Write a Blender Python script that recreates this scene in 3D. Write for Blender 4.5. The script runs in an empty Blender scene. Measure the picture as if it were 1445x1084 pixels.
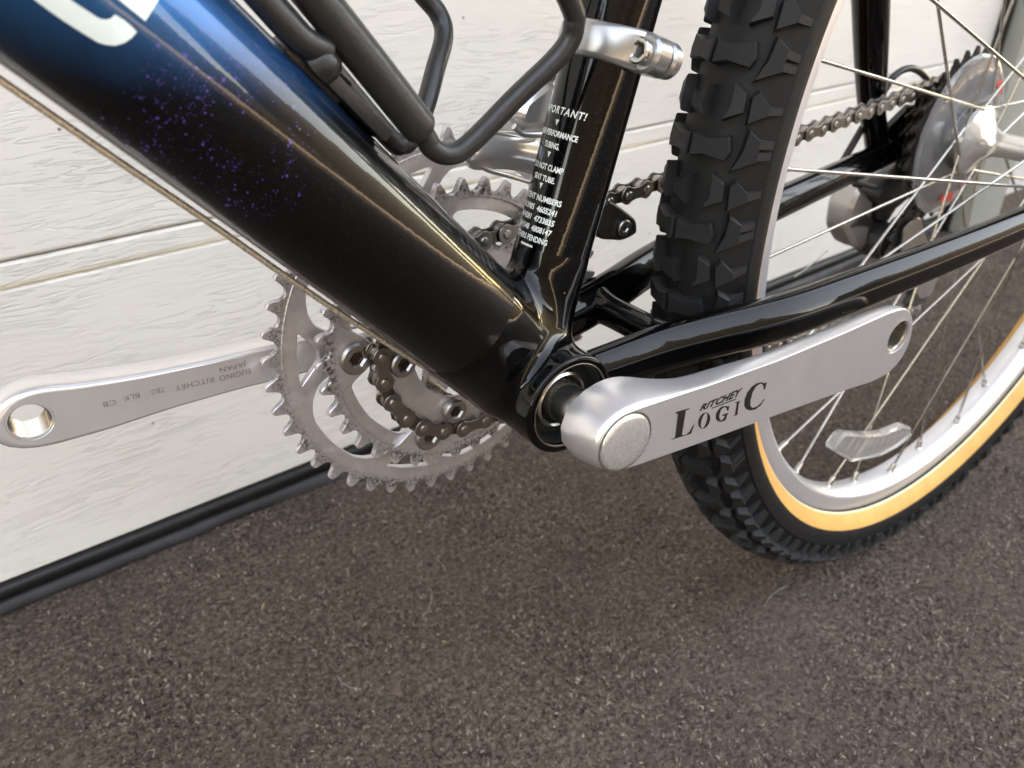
import bpy, bmesh, math, random
import numpy as np
from mathutils import Vector, Matrix, noise
random.seed(7)
rng = np.random.default_rng(7)
S = bpy.context.scene
COL = S.collection
PI = math.pi
rad = math.radians

# ------------------------------------------------------------------ camera, world, sun
H = 0.30207                                   # height of the crank axle above the carpet
WALL = 0.3529                                 # face of the garage door
cam_d = bpy.data.cameras.new('camera'); cam = bpy.data.objects.new('camera', cam_d); COL.objects.link(cam)
Rm = np.array([[0.801019, -0.598624, -0.004255], [-0.315923, -0.416678, -0.852392], [0.508489, 0.684126, -0.522887]])
M = Matrix.Identity(4)
for i in range(3):
    M[i][0] = Rm[0][i]; M[i][1] = -Rm[1][i]; M[i][2] = -Rm[2][i]
M[0][3], M[1][3], M[2][3] = -0.178495, -0.234396, 0.17442 + H
cam.matrix_world = M
cam_d.sensor_width = 36; cam_d.lens = 1113.68 / 1445 * 36
cam_d.clip_start = 0.01; cam_d.clip_end = 500
cam_d.dof.use_dof = True; cam_d.dof.focus_distance = 0.315; cam_d.dof.aperture_fstop = 14
S.camera = cam
SUN_EL, SUN_AZ = rad(36), math.atan2(0.80, 0.60)        # the sun stands behind the garage, which shades the door
w = bpy.data.worlds.new('World'); S.world = w; w.use_nodes = True
nt = w.node_tree; bgn = nt.nodes['Background']
sky = nt.nodes.new('ShaderNodeTexSky'); sky.sky_type = 'NISHITA'; sky.sun_disc = False
sky.sun_elevation = SUN_EL; sky.sun_rotation = PI / 2 - SUN_AZ
sky.dust_density = .25; sky.air_density = 1.0; sky.ozone_density = 1.0
nt.links.new(sky.outputs[0], bgn.inputs[0]); bgn.inputs[1].default_value = 0.15
sl = bpy.data.lights.new('sun', 'SUN'); sun = bpy.data.objects.new('sun', sl); COL.objects.link(sun)
sl.energy = 4.5; sl.angle = rad(.5); sl.color = (1.0, 0.93, 0.85)
sd = Vector((math.cos(SUN_EL) * math.cos(SUN_AZ), math.cos(SUN_EL) * math.sin(SUN_AZ), math.sin(SUN_EL)))
sun.rotation_euler = sd.to_track_quat('Z', 'Y').to_euler(); sun.location = sd * 5
S.view_settings.view_transform = 'Standard'; S.view_settings.look = 'None'
S.view_settings.use_white_balance = True; S.view_settings.white_balance_temperature = 12700; S.view_settings.white_balance_tint = 19   # the phone balanced for the blue shade
S.view_settings.exposure = 3.92; S.view_settings.gamma = 1

# ------------------------------------------------------------------ mesh helpers
def smoothstep(a, b, x):
    t = np.clip((np.asarray(x, float) - a) / (b - a), 0, 1); return t * t * (3 - 2 * t)

def mk_mesh(name, v, f, angle=38, smooth=True, mats=None, midx=None):
    me = bpy.data.meshes.new(name)
    me.from_pydata([tuple(map(float, p)) for p in v], [], [tuple(int(i) for i in q) for q in f])
    me.validate(); 
    if smooth:
        me.shade_smooth()
        if angle: me.set_sharp_from_angle(angle=rad(angle))
    for m in (mats or []): me.materials.append(m)
    if midx is not None: me.polygons.foreach_set('material_index', np.array(midx, np.int32))
    return me

def fix_normals(me):
    bm = bmesh.new(); bm.from_mesh(me); bmesh.ops.recalc_face_normals(bm, faces=bm.faces); bm.to_mesh(me); bm.free(); return me

def add(name, me, mat=None, parent=None, loc=(0, 0, 0), label=None, kind=None):
    o = bpy.data.objects.new(name, me); COL.objects.link(o)
    if mat is not None and me is not None and len(me.materials) == 0: me.materials.append(mat)
    o.location = loc
    if parent is not None: o.parent = parent
    if label: o['label'] = label
    if kind: o['kind'] = kind
    return o

def thing(name, label, cat, loc=(0, 0, 0)):
    o = bpy.data.objects.new(name, None); COL.objects.link(o); o.location = loc; o.empty_display_size = .02
    o['label'] = label; o['category'] = cat; return o

class MB:
    """collects pieces of one mesh"""
    def __init__(s): s.v = []; s.f = []; s.m = []
    def put(s, v, f, m=0):
        n = len(s.v); s.v += [tuple(p) for p in v]; s.f += [tuple(i + n for i in q) for q in f]; s.m += [m] * len(f)
    def mesh(s, name, angle=38, mats=None):
        return fix_normals(mk_mesh(name, s.v, s.f, angle, True, mats, s.m))

def frame_of(axis):
    a = np.array(axis, float); a /= np.linalg.norm(a)
    u = np.array([0, 0, 1.]) if abs(a[2]) < .9 else np.array([1., 0, 0])
    u = u - a * (u @ a); u /= np.linalg.norm(u); return a, u, np.cross(a, u)

def lathe(prof, axis=(0, 1, 0), org=(0, 0, 0), n=48, closed=False, a0=0, a1=2 * PI):
    """prof: (radius, height along axis)"""
    a, u, w_ = frame_of(axis); org = np.array(org, float); v = []; f = []
    full = abs(a1 - a0 - 2 * PI) < 1e-6; nn = n if full else n + 1
    for k in range(nn):
        t = a0 + (a1 - a0) * k / n; d = u * math.cos(t) + w_ * math.sin(t)
        for r, h in prof: v.append(org + d * r + a * h)
    m = len(prof)
    for k in range(n):
        k2 = (k + 1) % nn
        for j in range(m if closed else m - 1):
            j2 = (j + 1) % m
            f.append((k * m + j, k * m + j2, k2 * m + j2, k2 * m + j))
    return v, f

def catmull(P, n=8):
    P = np.array(P, float); out = []
    Q = np.vstack([2 * P[0] - P[1], P, 2 * P[-1] - P[-2]])
    for i in range(1, len(Q) - 2):
        p0, p1, p2, p3 = Q[i - 1:i + 3]
        for k in range(n):
            t = k / n
            out.append(.5 * ((2 * p1) + (-p0 + p2) * t + (2 * p0 - 5 * p1 + 4 * p2 - p3) * t * t + (-p0 + 3 * p1 - 3 * p2 + p3) * t ** 3))
    out.append(P[-1]); return np.array(out)

def sweep(path, sec, up=(0, 0, 1), caps=True):
    """sec: list of (a,b) or function(i, n) giving it; a sideways, b up"""
    path = np.array(path, float); n = len(path); v = []; f = []
    T = np.gradient(path, axis=0); T /= np.linalg.norm(T, axis=1)[:, None]
    u = np.array(up, float); u -= T[0] * (u @ T[0]); u /= np.linalg.norm(u)
    for i in range(n):
        if i: u = u - T[i] * (u @ T[i]); u /= np.linalg.norm(u)
        s_ = np.cross(T[i], u); sc = sec(i, n) if callable(sec) else sec
        for a, b in sc: v.append(path[i] + s_ * a + u * b)
    m = len(sc)
    for i in range(n - 1):
        for j in range(m):
            j2 = (j + 1) % m; f.append((i * m + j, i * m + j2, (i + 1) * m + j2, (i + 1) * m + j))
    if caps: f.append(tuple(range(m))[::-1]); f.append(tuple((n - 1) * m + j for j in range(m)))
    return v, f

def circ(r, n=16): return [(r * math.cos(2 * PI * k / n), r * math.sin(2 * PI * k / n)) for k in range(n)]

def rrect(a, b, r, n=4):
    """rounded rectangle, half sizes a, b"""
    out = []
    for cx, cy, t0 in ((a - r, b - r, 0), (-a + r, b - r, PI / 2), (-a + r, -b + r, PI), (a - r, -b + r, 1.5 * PI)):
        for k in range(n + 1):
            t = t0 + PI / 2 * k / n; out.append((cx + r * math.cos(t), cy + r * math.sin(t)))
    return out

def rounded(L, r, n=4):
    L = [np.array(p, float) for p in L]; out = []
    for i, p in enumerate(L):
        a, b = L[i - 1] - p, L[(i + 1) % len(L)] - p; la, lb = np.linalg.norm(a), np.linalg.norm(b); rr = min(r, la * .45, lb * .45)
        p0, p1 = p + a / la * rr, p + b / lb * rr
        for k in range(n + 1):
            t = k / n; out.append((1 - t) ** 2 * p0 + 2 * t * (1 - t) * p + t * t * p1)
    return out
def loop_normals(L):
    L = np.array(L, float); d = np.roll(L, -1, 0) - L; d /= np.linalg.norm(d, axis=1)[:, None] + 1e-12
    nn = np.stack([d[:, 1], -d[:, 0]], 1); m = nn + np.roll(nn, 1, 0); m /= (np.linalg.norm(m, axis=1)[:, None] + 1e-9)
    c = np.clip((m * nn).sum(1), .5, 1); return m / c[:, None]

def area2(L): L = np.array(L); return ((L[:, 0] * np.roll(L[:, 1], -1) - L[:, 1] * np.roll(L[:, 0], -1)).sum()) / 2

def fill2d(loops):
    bm = bmesh.new(); ed = []; idx = {}
    c = 0
    for L in loops:
        vs = [bm.verts.new((x, y, 0)) for x, y in L]
        for q in vs: idx[q] = c; c += 1
        for i in range(len(vs)): ed.append(bm.edges.new((vs[i], vs[(i + 1) % len(vs)])))
    bmesh.ops.triangle_fill(bm, use_beauty=True, use_dissolve=False, edges=ed)
    f = [tuple(idx[q] for q in fc.verts) for fc in bm.faces]; bm.free(); return f

def slab(loops, h0, h1, bev=0.0, M3=None):
    """flat plate with holes: first loop outer. Local (x, y, h) then mapped by M3(x, y, h)"""
    loops = [np.array(L, float) for L in loops]
    loops = [L if (area2(L) > 0) == (i == 0) else L[::-1] for i, L in enumerate(loops)]
    nr = [loop_normals(L) for L in loops]
    sg = 1 if h1 > h0 else -1
    rings = []
    lev = [(h0, bev), (h0 + sg * bev, 0), (h1 - sg * bev, 0), (h1, bev)] if bev else [(h0, 0), (h1, 0)]
    v = []; f = []; base = []
    for h, ins in lev:
        base.append(len(v))
        for L, n_ in zip(loops, nr):
            for p, q in zip(L, n_): v.append((p[0] - q[0] * ins, p[1] - q[1] * ins, h))
    tri = fill2d(loops)
    f += [tuple(i + base[0] for i in t) for t in tri] + [tuple(i + base[-1] for i in t) for t in tri]
    for k in range(len(lev) - 1):
        o = 0
        for L in loops:
            m = len(L)
            for i in range(m):
                j = (i + 1) % m; f.append((base[k] + o + i, base[k] + o + j, base[k + 1] + o + j, base[k + 1] + o + i))
            o += m
    if M3: v = [M3(*p) for p in v]
    return v, f

XZ = lambda x, z, y: (x, y, z)                 # plate standing in the bicycle's plane
def circle_loop(cx, cy, r, n=24): return [(cx + r * math.cos(2 * PI * k / n), cy + r * math.sin(2 * PI * k / n)) for k in range(n)]

def box(c, s, r=.0, R=None):
    """bevelled box"""
    bm = bmesh.new(); bmesh.ops.create_cube(bm, size=1)
    for q in bm.verts: q.co = Vector((q.co.x * s[0], q.co.y * s[1], q.co.z * s[2]))
    if r: bmesh.ops.bevel(bm, geom=list(bm.edges), offset=r, segments=2, profile=.6, affect='EDGES')
    v = [np.array(q.co) for q in bm.verts]; bm.verts.index_update(); f = [tuple(q.index for q in fc.verts) for fc in bm.faces]; bm.free()
    if R is not None: v = [np.array(R) @ p for p in v]
    return [p + np.array(c) for p in v], f

def text2d(body, size=1.0, shear=0.0, offset=0.0, xs=1.0, spacing=1.0, align='CENTER'):
    cu = bpy.data.curves.new('lettering', 'FONT'); cu.body = body; cu.size = size; cu.shear = shear; cu.offset = offset
    cu.space_character = spacing; cu.align_x = align; cu.resolution_u = 3
    ob = bpy.data.objects.new('lettering', cu); me = bpy.data.meshes.new_from_object(ob)
    bm = bmesh.new(); bm.from_mesh(me); bmesh.ops.triangulate(bm, faces=bm.faces)
    v = [(q.co.x * xs, q.co.y) for q in bm.verts]; bm.verts.index_update(); f = [tuple(q.index for q in fc.verts) for fc in bm.faces]; bm.free()
    bpy.data.objects.remove(ob); bpy.data.meshes.remove(me); bpy.data.curves.remove(cu)
    return v, f

# ------------------------------------------------------------------ material helpers
class NB:
    def __init__(s, name):
        s.m = bpy.data.materials.new(name); s.m.use_nodes = True; s.t = s.m.node_tree; s.b = s.t.nodes['Principled BSDF']; s.o = s.t.nodes['Material Output']
    def n(s, typ, **kw):
        x = s.t.nodes.new(typ)
        for k, val in kw.items(): setattr(x, k, val)
        return x
    def l(s, a, b): s.t.links.new(a, b)
    def co(s, which='Object', scale=None, rot=None):
        c = s.n('ShaderNodeTexCoord').outputs[which]
        if scale is not None or rot is not None:
            mp = s.n('ShaderNodeMapping'); s.l(c, mp.inputs[0])
            if scale is not None: mp.inputs['Scale'].default_value = scale if hasattr(scale, '__len__') else (scale,) * 3
            if rot is not None: mp.inputs['Rotation'].default_value = rot
            c = mp.outputs[0]
        return c
    def noise(s, co, scale, detail=4, rough=.55, dist=0):
        x = s.n('ShaderNodeTexNoise'); s.l(co, x.inputs['Vector']); x.inputs['Scale'].default_value = scale; x.inputs['Detail'].default_value = detail
        x.inputs['Roughness'].default_value = rough; x.inputs['Distortion'].default_value = dist; return x.outputs['Fac']
    def vor(s, co, scale, feature='F1', out='Distance', rnd=1):
        x = s.n('ShaderNodeTexVoronoi', feature=feature); s.l(co, x.inputs['Vector']); x.inputs['Scale'].default_value = scale; x.inputs['Randomness'].default_value = rnd
        return x.outputs[out]
    def ramp(s, fac, stops, interp='LINEAR'):
        x = s.n('ShaderNodeValToRGB'); s.l(fac, x.inputs[0]); r = x.color_ramp; r.interpolation = interp
        while len(r.elements) < len(stops): r.elements.new(.5)
        for e, (p, c) in zip(r.elements, stops):
            e.position = p; e.color = (c, c, c, 1) if not hasattr(c, '__len__') else (*c, 1)
        return x.outputs[0]
    def math(s, op, a, b=None, c=None, clamp=False):
        x = s.n('ShaderNodeMath', operation=op); x.use_clamp = clamp
        for i, q in enumerate((a, b, c)):
            if q is None: continue
            if isinstance(q, (int, float)): x.inputs[i].default_value = q
            else: s.l(q, x.inputs[i])
        return x.outputs[0]
    def mix(s, fac, a, b, blend='MIX'):
        x = s.n('ShaderNodeMix', data_type='RGBA', blend_type=blend)
        for i, q in ((0, fac), (6, a), (7, b)):
            if isinstance(q, (int, float)): x.inputs[i].default_value = q
            elif hasattr(q, '__len__'): x.inputs[i].default_value = (*q, 1)
            else: s.l(q, x.inputs[i])
        return x.outputs[2]
    def bump(s, h, strength=.3, dist=.001, normal=None):
        x = s.n('ShaderNodeBump'); s.l(h, x.inputs['Height']); x.inputs['Strength'].default_value = strength; x.inputs['Distance'].default_value = dist
        if normal is not None: s.l(normal, x.inputs['Normal'])
        return x.outputs[0]
    def sep(s, co):
        x = s.n('ShaderNodeSeparateXYZ'); s.l(co, x.inputs[0]); return x.outputs
    def set(s, **kw):
        al = dict(base='Base Color', rough='Roughness', metal='Metallic', coat='Coat Weight', coatr='Coat Roughness', trans='Transmission Weight', ior='IOR', spec='Specular IOR Level', normal='Normal', coatn='Coat Normal', aniso='Anisotropic', sheen='Sheen Weight', sss='Subsurface Weight', alpha='Alpha')
        for k, val in kw.items():
            i = s.b.inputs[al[k]]
            if isinstance(val, (int, float)): i.default_value = val
            elif hasattr(val, '__len__'): i.default_value = (*val, 1)
            else: s.l(val, i)
        return s.m

def mat_simple(name, base, rough=.5, metal=0, var=.12, scale=120, bump=0, **kw):
    q = NB(name); co = q.co('Object'); nz = q.noise(co, scale, 5)
    b0 = tuple(c * (1 - var) for c in base); b1 = tuple(min(1, c * (1 + var)) for c in base)
    col = q.mix(q.ramp(nz, [(.3, 0.), (.7, 1.)]), b0, b1)
    rn = q.ramp(q.noise(co, scale * .4, 6), [(.3, max(0, rough - .08)), (.75, min(1, rough + .1))])
    q.set(base=col, rough=rn, metal=metal, **kw)
    if bump: q.set(normal=q.bump(nz, bump, .0006))
    return q.m

DTA = rad(131.5)
DX = np.array([math.cos(DTA), 0, math.sin(DTA)])           # up the down tube
DH = np.array([math.sin(DTA), 0, -math.cos(DTA)])          # out of it, up and back
STA = 1.26171
SX = np.array([math.cos(STA), 0, math.sin(STA)])
SN = np.array([-math.sin(STA), 0, math.cos(STA)])          # forwards out of the seat tube
DTR, STR = .025, .01556

def mat_frame(name, fade=False, flake=True):
    q = NB(name); co = q.co('Object')
    base = (.0009, .0008, .0009)
    col = None
    if flake:
        fl = q.vor(co, 2600, out='Color'); s0 = q.sep(fl)[0]
        fm = q.math('GREATER_THAN', s0, .955)
        col = q.mix(q.math('MULTIPLY', fm, .8), base, (.016, .011, .010))
    else: col = q.mix(0., base, base)
    if fade:
        dt = q.n('ShaderNodeVectorMath', operation='DOT_PRODUCT'); q.l(co, dt.inputs[0]); dt.inputs[1].default_value = tuple(DX)
        s = q.math('ADD', dt.outputs['Value'], q.math('MULTIPLY', q.math('SUBTRACT', q.noise(co, 30, 3), .5), .03))
        hh = q.n('ShaderNodeVectorMath', operation='DOT_PRODUCT'); q.l(co, hh.inputs[0]); hh.inputs[1].default_value = tuple(DH)
        s2 = q.math('ADD', s, q.math('MULTIPLY', hh.outputs['Value'], 1.7))
        fd = q.n('ShaderNodeMapRange', interpolation_type='SMOOTHSTEP'); q.l(s2, fd.inputs[0]); fd.inputs[1].default_value = .168; fd.inputs[2].default_value = .240
        blue = q.mix(fd.outputs[0], (.0012, .0012, .002), (.001, .130, .33))
        metal = q.math('MULTIPLY', fd.outputs[0], .92)
        mfd = q.n('ShaderNodeMapRange'); q.l(s2, mfd.inputs[0]); mfd.inputs[1].default_value = .15; mfd.inputs[2].default_value = .18
        col = q.mix(mfd.outputs[0], col, blue)
        # purple paint spatter along the fade
        def ss(x, lo, hi):
            m_ = q.n('ShaderNodeMapRange', interpolation_type='SMOOTHSTEP'); q.l(x, m_.inputs[0]); m_.inputs[1].default_value = lo; m_.inputs[2].default_value = hi; return m_.outputs[0]
        bb = q.math('MULTIPLY', ss(s, .128, .160), q.math('SUBTRACT', 1., ss(s, .184, .208)))
        cl = q.math('MULTIPLY', bb, q.ramp(q.noise(co, 45, 2), [(.34, 0.), (.58, 1.)]))
        mask = None
        wob = q.n('ShaderNodeMix', data_type='VECTOR'); nzv = q.n('ShaderNodeTexNoise'); q.l(co, nzv.inputs['Vector']); nzv.inputs['Scale'].default_value = 500
        wob.inputs[0].default_value = .0012; q.l(co, wob.inputs[4]); q.l(nzv.outputs['Color'], wob.inputs[5])
        for sc, thr, prob in ((345, .20, .78), (760, .23, .76), (1500, .26, .72)):
            v = q.n('ShaderNodeTexVoronoi'); q.l(wob.outputs[1], v.inputs['Vector']); v.inputs['Scale'].default_value = sc
            r0 = q.sep(v.outputs['Color'])
            rr = q.math('MULTIPLY', q.math('SUBTRACT', q.math('MULTIPLY', r0[0], q.math('ADD', cl, .35)), 1 - prob), 1.6)
            rr = q.math('MULTIPLY', q.math('MINIMUM', rr, 1.), thr)
            rr = q.math('MULTIPLY', rr, q.math('GREATER_THAN', cl, .02))
            d = q.math('MULTIPLY', q.math('SUBTRACT', rr, v.outputs['Distance']), 18, clamp=True)
            mask = d if mask is None else q.math('MAXIMUM', mask, d)
        col = q.mix(mask, col, (.095, .062, .29))
    # a few tan specks of road dirt
    dv = q.n('ShaderNodeTexVoronoi'); q.l(co, dv.inputs['Vector']); dv.inputs['Scale'].default_value = 130
    dm = q.math('MULTIPLY', q.math('GREATER_THAN', q.sep(dv.outputs['Color'])[1], .93), q.math('LESS_THAN', dv.outputs['Distance'], .055))
    col = q.mix(dm, col, (.35, .30, .20))
    q.set(base=col, rough=.30, spec=.12 if fade else .03, coat=1.0, coatr=.015); q.b.inputs['Coat IOR'].default_value = 1.36
    if fade: q.set(metal=q.math('MULTIPLY', metal, q.math('SUBTRACT', 1, mask, clamp=True)))
    q.set(coatn=q.bump(q.noise(co, 260, 3), .035, .0006))
    return q.m

def mat_alu(name, base=(.74, .73, .73), rough=.24, stretch=None, dirt=.0, scr=.05, metal=1.0, rv=1.0):
    q = NB(name); co = q.co('Object'); cs = q.co('Object', scale=stretch or (1, 1, 1))
    nz = q.noise(cs, 350, 6, .65)
    r = q.ramp(nz if rv > .5 else q.noise(co, 40, 3), [(.25, max(.03, rough - .03 * rv)), (.75, rough + .05 * rv)])
    big = q.noise(co, 55, 5)
    col = q.mix(q.ramp(big, [(.3, 0.), (.75, 1.)]), tuple(c * .93 for c in base), base)
    if dirt:
        pit = q.math('MULTIPLY', q.ramp(q.noise(co, 900, 3), [(.66, 0.), (.72, 1.)]), q.ramp(q.noise(co, 90, 4), [(.5, 0.), (.66, 1.)]))
        col = q.mix(q.math('MULTIPLY', pit, dirt), col, (.05, .045, .04))
    q.set(base=col, rough=r, metal=metal)
    if scr > 0: q.set(normal=q.bump(nz, scr, .0004))
    return q.m

def mat_ring(name, root, tip):
    """anodised chainring, black grease gathering round the teeth roots"""
    q = NB(name); co = q.co('Object'); x, y, z = q.sep(co)
    r = q.math('SQRT', q.math('ADD', q.math('MULTIPLY', x, x), q.math('MULTIPLY', z, z)))
    k = q.n('ShaderNodeMapRange', interpolation_type='SMOOTHSTEP'); q.l(r, k.inputs[0]); k.inputs[1].default_value = root - .0050; k.inputs[2].default_value = root + .0002
    k2 = q.n('ShaderNodeMapRange', interpolation_type='SMOOTHSTEP'); q.l(r, k2.inputs[0]); k2.inputs[1].default_value = root + .0016; k2.inputs[2].default_value = root + .0052
    sp = q.ramp(q.noise(co, 560, 5, .7), [(.47, 0.), (.54, 1.)])
    kk = q.math('MULTIPLY', k.outputs[0], q.math('SUBTRACT', 1., k2.outputs[0]))
    patch = q.ramp(q.noise(co, 38, 3), [(.36, .25), (.60, 1.)])
    g = q.math('MULTIPLY', q.math('MULTIPLY', kk, patch), sp)
    big = q.noise(co, 120, 5)
    col = q.mix(q.ramp(big, [(.35, 0.), (.7, 1.)]), (.62, .59, .60), (.75, .725, .73))
    dull = q.ramp(q.noise(co, 210, 3), [(.55, 0.), (.6, 1.)])
    col = q.mix(q.math('MULTIPLY', dull, .35), col, (.62, .59, .56))
    col = q.mix(q.math('MULTIPLY', kk, .35), col, (.30, .27, .26))
    col = q.mix(q.math('MULTIPLY', g, .95), col, (.015, .013, .012))
    q.set(base=col, metal=q.math('SUBTRACT', .82, q.math('MULTIPLY', g, .8)), rough=q.ramp(q.noise(co, 300, 4), [(.3, .36), (.7, .52)]), normal=q.bump(q.noise(co, 900, 3), .06, .0003)); return q.m

def mat_rubber(name, base=(.0030, .0030, .0032), worn=.025):
    q = NB(name); co = q.co('Object')
    nz = q.noise(co, 160, 6, .7); geo = q.n('ShaderNodeNewGeometry')
    edge = q.ramp(geo.outputs['Pointiness'], [(.50, 0.), (.58, 1.)])
    col = q.mix(q.ramp(nz, [(.35, 0.), (.75, 1.)]), base, tuple(c * 1.9 for c in base))
    col = q.mix(q.math('MULTIPLY', edge, .5), col, (worn, worn, worn))
    dust = q.ramp(q.noise(co, 40, 5), [(.5, 0.), (.8, .25)])
    col = q.mix(dust, col, (.018, .016, .015))
    q.set(base=col, rough=q.ramp(nz, [(.3, .50), (.7, .70)]), spec=.30, normal=q.bump(nz, .18, .0005)); return q.m

def mat_door():
    q = NB('painted_wood_grain'); co = q.co('Object')
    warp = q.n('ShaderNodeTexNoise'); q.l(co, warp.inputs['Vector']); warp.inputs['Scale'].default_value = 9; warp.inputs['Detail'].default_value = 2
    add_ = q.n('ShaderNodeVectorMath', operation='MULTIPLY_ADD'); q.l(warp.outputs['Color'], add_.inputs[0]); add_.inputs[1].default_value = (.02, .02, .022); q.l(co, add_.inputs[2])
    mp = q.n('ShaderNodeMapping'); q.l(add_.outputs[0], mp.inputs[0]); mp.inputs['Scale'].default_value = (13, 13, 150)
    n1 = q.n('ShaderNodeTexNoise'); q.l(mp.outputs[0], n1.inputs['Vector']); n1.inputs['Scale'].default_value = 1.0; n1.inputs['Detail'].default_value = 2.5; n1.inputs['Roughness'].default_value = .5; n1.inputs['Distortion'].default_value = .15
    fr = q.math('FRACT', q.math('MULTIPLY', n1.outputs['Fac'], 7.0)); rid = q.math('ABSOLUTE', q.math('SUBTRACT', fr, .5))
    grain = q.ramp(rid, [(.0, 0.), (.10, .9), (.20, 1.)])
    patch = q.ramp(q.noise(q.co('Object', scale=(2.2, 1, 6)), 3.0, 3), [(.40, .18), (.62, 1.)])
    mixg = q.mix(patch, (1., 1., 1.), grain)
    big = q.noise(co, 4, 4)
    col = q.mix(q.ramp(big, [(.35, 0.), (.7, 1.)]), (.755, .715, .655), (.795, .76, .70))
    sm = q.ramp(q.noise(q.co('Object', scale=(1, 1, 2.5)), 22, 6, .7), [(.62, 0.), (.80, .28)])
    col = q.mix(sm, col, (.62, .57, .48))
    col = q.mix(q.math('MULTIPLY', q.math('SUBTRACT', 1., mixg), .07), col, (.45, .40, .33))  # grain grooves darkened in the colour to stand for their occlusion
    spk = q.n('ShaderNodeTexVoronoi'); q.l(co, spk.inputs['Vector']); spk.inputs['Scale'].default_value = 42
    sm2 = q.math('MULTIPLY', q.math('LESS_THAN', spk.outputs['Distance'], .05), q.math('GREATER_THAN', q.sep(spk.outputs['Color'])[0], .7))
    col = q.mix(q.math('MULTIPLY', sm2, .8), col, (.12, .09, .07))
    q.set(base=col, rough=.42, spec=.4, normal=q.bump(mixg, .9, .0006)); return q.m

def mat_carpet(fibre=False):
    q = NB('felt_carpet_fibre' if fibre else 'felt_carpet'); co = q.co('Object')
    n1 = q.noise(co, 260, 5, .72, .5); n2 = q.noise(co, 650, 3, .7); n3 = q.noise(co, 7, 5)
    h = q.math('ADD', q.math('MULTIPLY', n1, .9), q.math('MULTIPLY', q.vor(co, 260), .4))
    stops = [(.32, (.026, .018, .014)), (.46, (.105, .074, .058)), (.58, (.185, .134, .107)), (.74, (.32, .24, .195))]
    if fibre:
        at = q.n('ShaderNodeAttribute', attribute_name='tone'); tone = q.math('ADD', q.math('MULTIPLY', at.outputs['Fac'], .62), q.math('MULTIPLY', q.ramp(q.noise(co, 170, 3, .6), [(.35, 0.), (.65, 1.)]), .36))
        col = q.ramp(tone, [(.22, (.014, .009, .0065)), (.42, (.068, .047, .036)), (.63, (.195, .138, .108)), (.82, (.39, .285, .23)), (.97, (.62, .47, .38))])
    else: col = q.ramp(n1, stops)
    col = q.mix(q.ramp(n3, [(.38, .0), (.68, .40)]), col, (.11, .08, .065))
    q.set(base=col, rough=.95, spec=.12, normal=q.bump(h, 1.0, .004)) if not fibre else q.set(base=col, rough=.8, spec=.2)
    return q.m

FRAME = mat_frame('black_flake_paint'); FADE = mat_frame('blue_fade_paint', fade=True); GLOSS = mat_frame('gloss_black_paint', flake=False)
ALU = mat_alu('polished_aluminium', (.82, .80, .79), .25, None, .0, .012)
ALUF = mat_alu('satin_aluminium', (.80, .775, .775), .29, None, .0, .0, .74, .4)
ALUC = mat_alu('tumbled_alloy', (.44, .44, .43), .28, None, .0, .0, .8, .4)
CHROME = mat_alu('chromed_steel', (.80, .785, .755), .17, None, .35, .01, .72)
STEEL = mat_alu('stainless_steel', (.62, .59, .54), .24, None, .0, .0)
RIMA = mat_alu('anodised_rim', (.80, .79, .81), .33, None, .03, .02, .65)
BOLTM = mat_alu('grey_bolt_steel', (.44, .42, .40), .36, None, .5, .03)
RUST = mat_simple('rusty_socket', (.045, .020, .007), .8, 0, .4, 600)
CHAINM = mat_alu('oily_chain_steel', (.29, .262, .235), .36, None, 1.0, .08)
CHAINI = mat_alu('grimy_inner_link_steel', (.15, .13, .115), .42, None, 1.0, .1)
CHAINP = mat_alu('worn_rivet_steel', (.42, .38, .34), .36, None, .8, .06)
CHAIND = mat_simple('greasy_black_steel', (.022, .019, .017), .42, .3, .5, 700, .2)
RUBBER = mat_rubber('tyre_rubber')
TAN = mat_simple('tan_sidewall', (.76, .375, .105), .6, 0, .10, 70, .1)
CREAM = mat_simple('cream_bead_edge', (.78, .66, .42), .6, 0, .1, 200)
POWDER = mat_simple('matt_black_coating', (.020, .0195, .019), .36, 0, .25, 900, .12, spec=.5)
PLAST = mat_simple('black_plastic', (.022, .022, .022), .38, 0, .2, 300)
WHITEP = mat_simple('pale_print', (.72, .76, .73), .45, 0, .04, 400)
INK = mat_simple('black_print', (.008, .006, .006), .5, 0, .2, 900)
STAMP = mat_simple('stamped_shadow', (.13, .12, .11), .6, .2, .2, 900)
SEAL = mat_simple('rubber_seal', (.006, .006, .0065), .45, 0, .3, 60, .15)
SEALG = mat_simple('dusty_rubber_flap', (.030, .031, .034), .6, 0, .35, 35, .2)
q = NB('clear_plastic'); q.set(base=(.90, .90, .92), rough=q.ramp(q.noise(q.co('Object', scale=(1, 1, 1)), 60, 5), [(.35, .04), (.7, .2)]), trans=.9, ior=1.5); CLEAR = q.m
q = NB('reflector_plastic'); q.set(base=(.93, .91, .88), rough=q.ramp(q.noise(q.co('Object'), 300, 3), [(.3, .03), (.7, .14)]), trans=.85, ior=1.5); REFL = q.m
GREY = mat_alu('grey_cast_alloy', (.50, .485, .46), .30, None, .3, .03, .8)
RED = mat_simple('red_print', (.75, .06, .04), .5, 0, .05)

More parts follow.
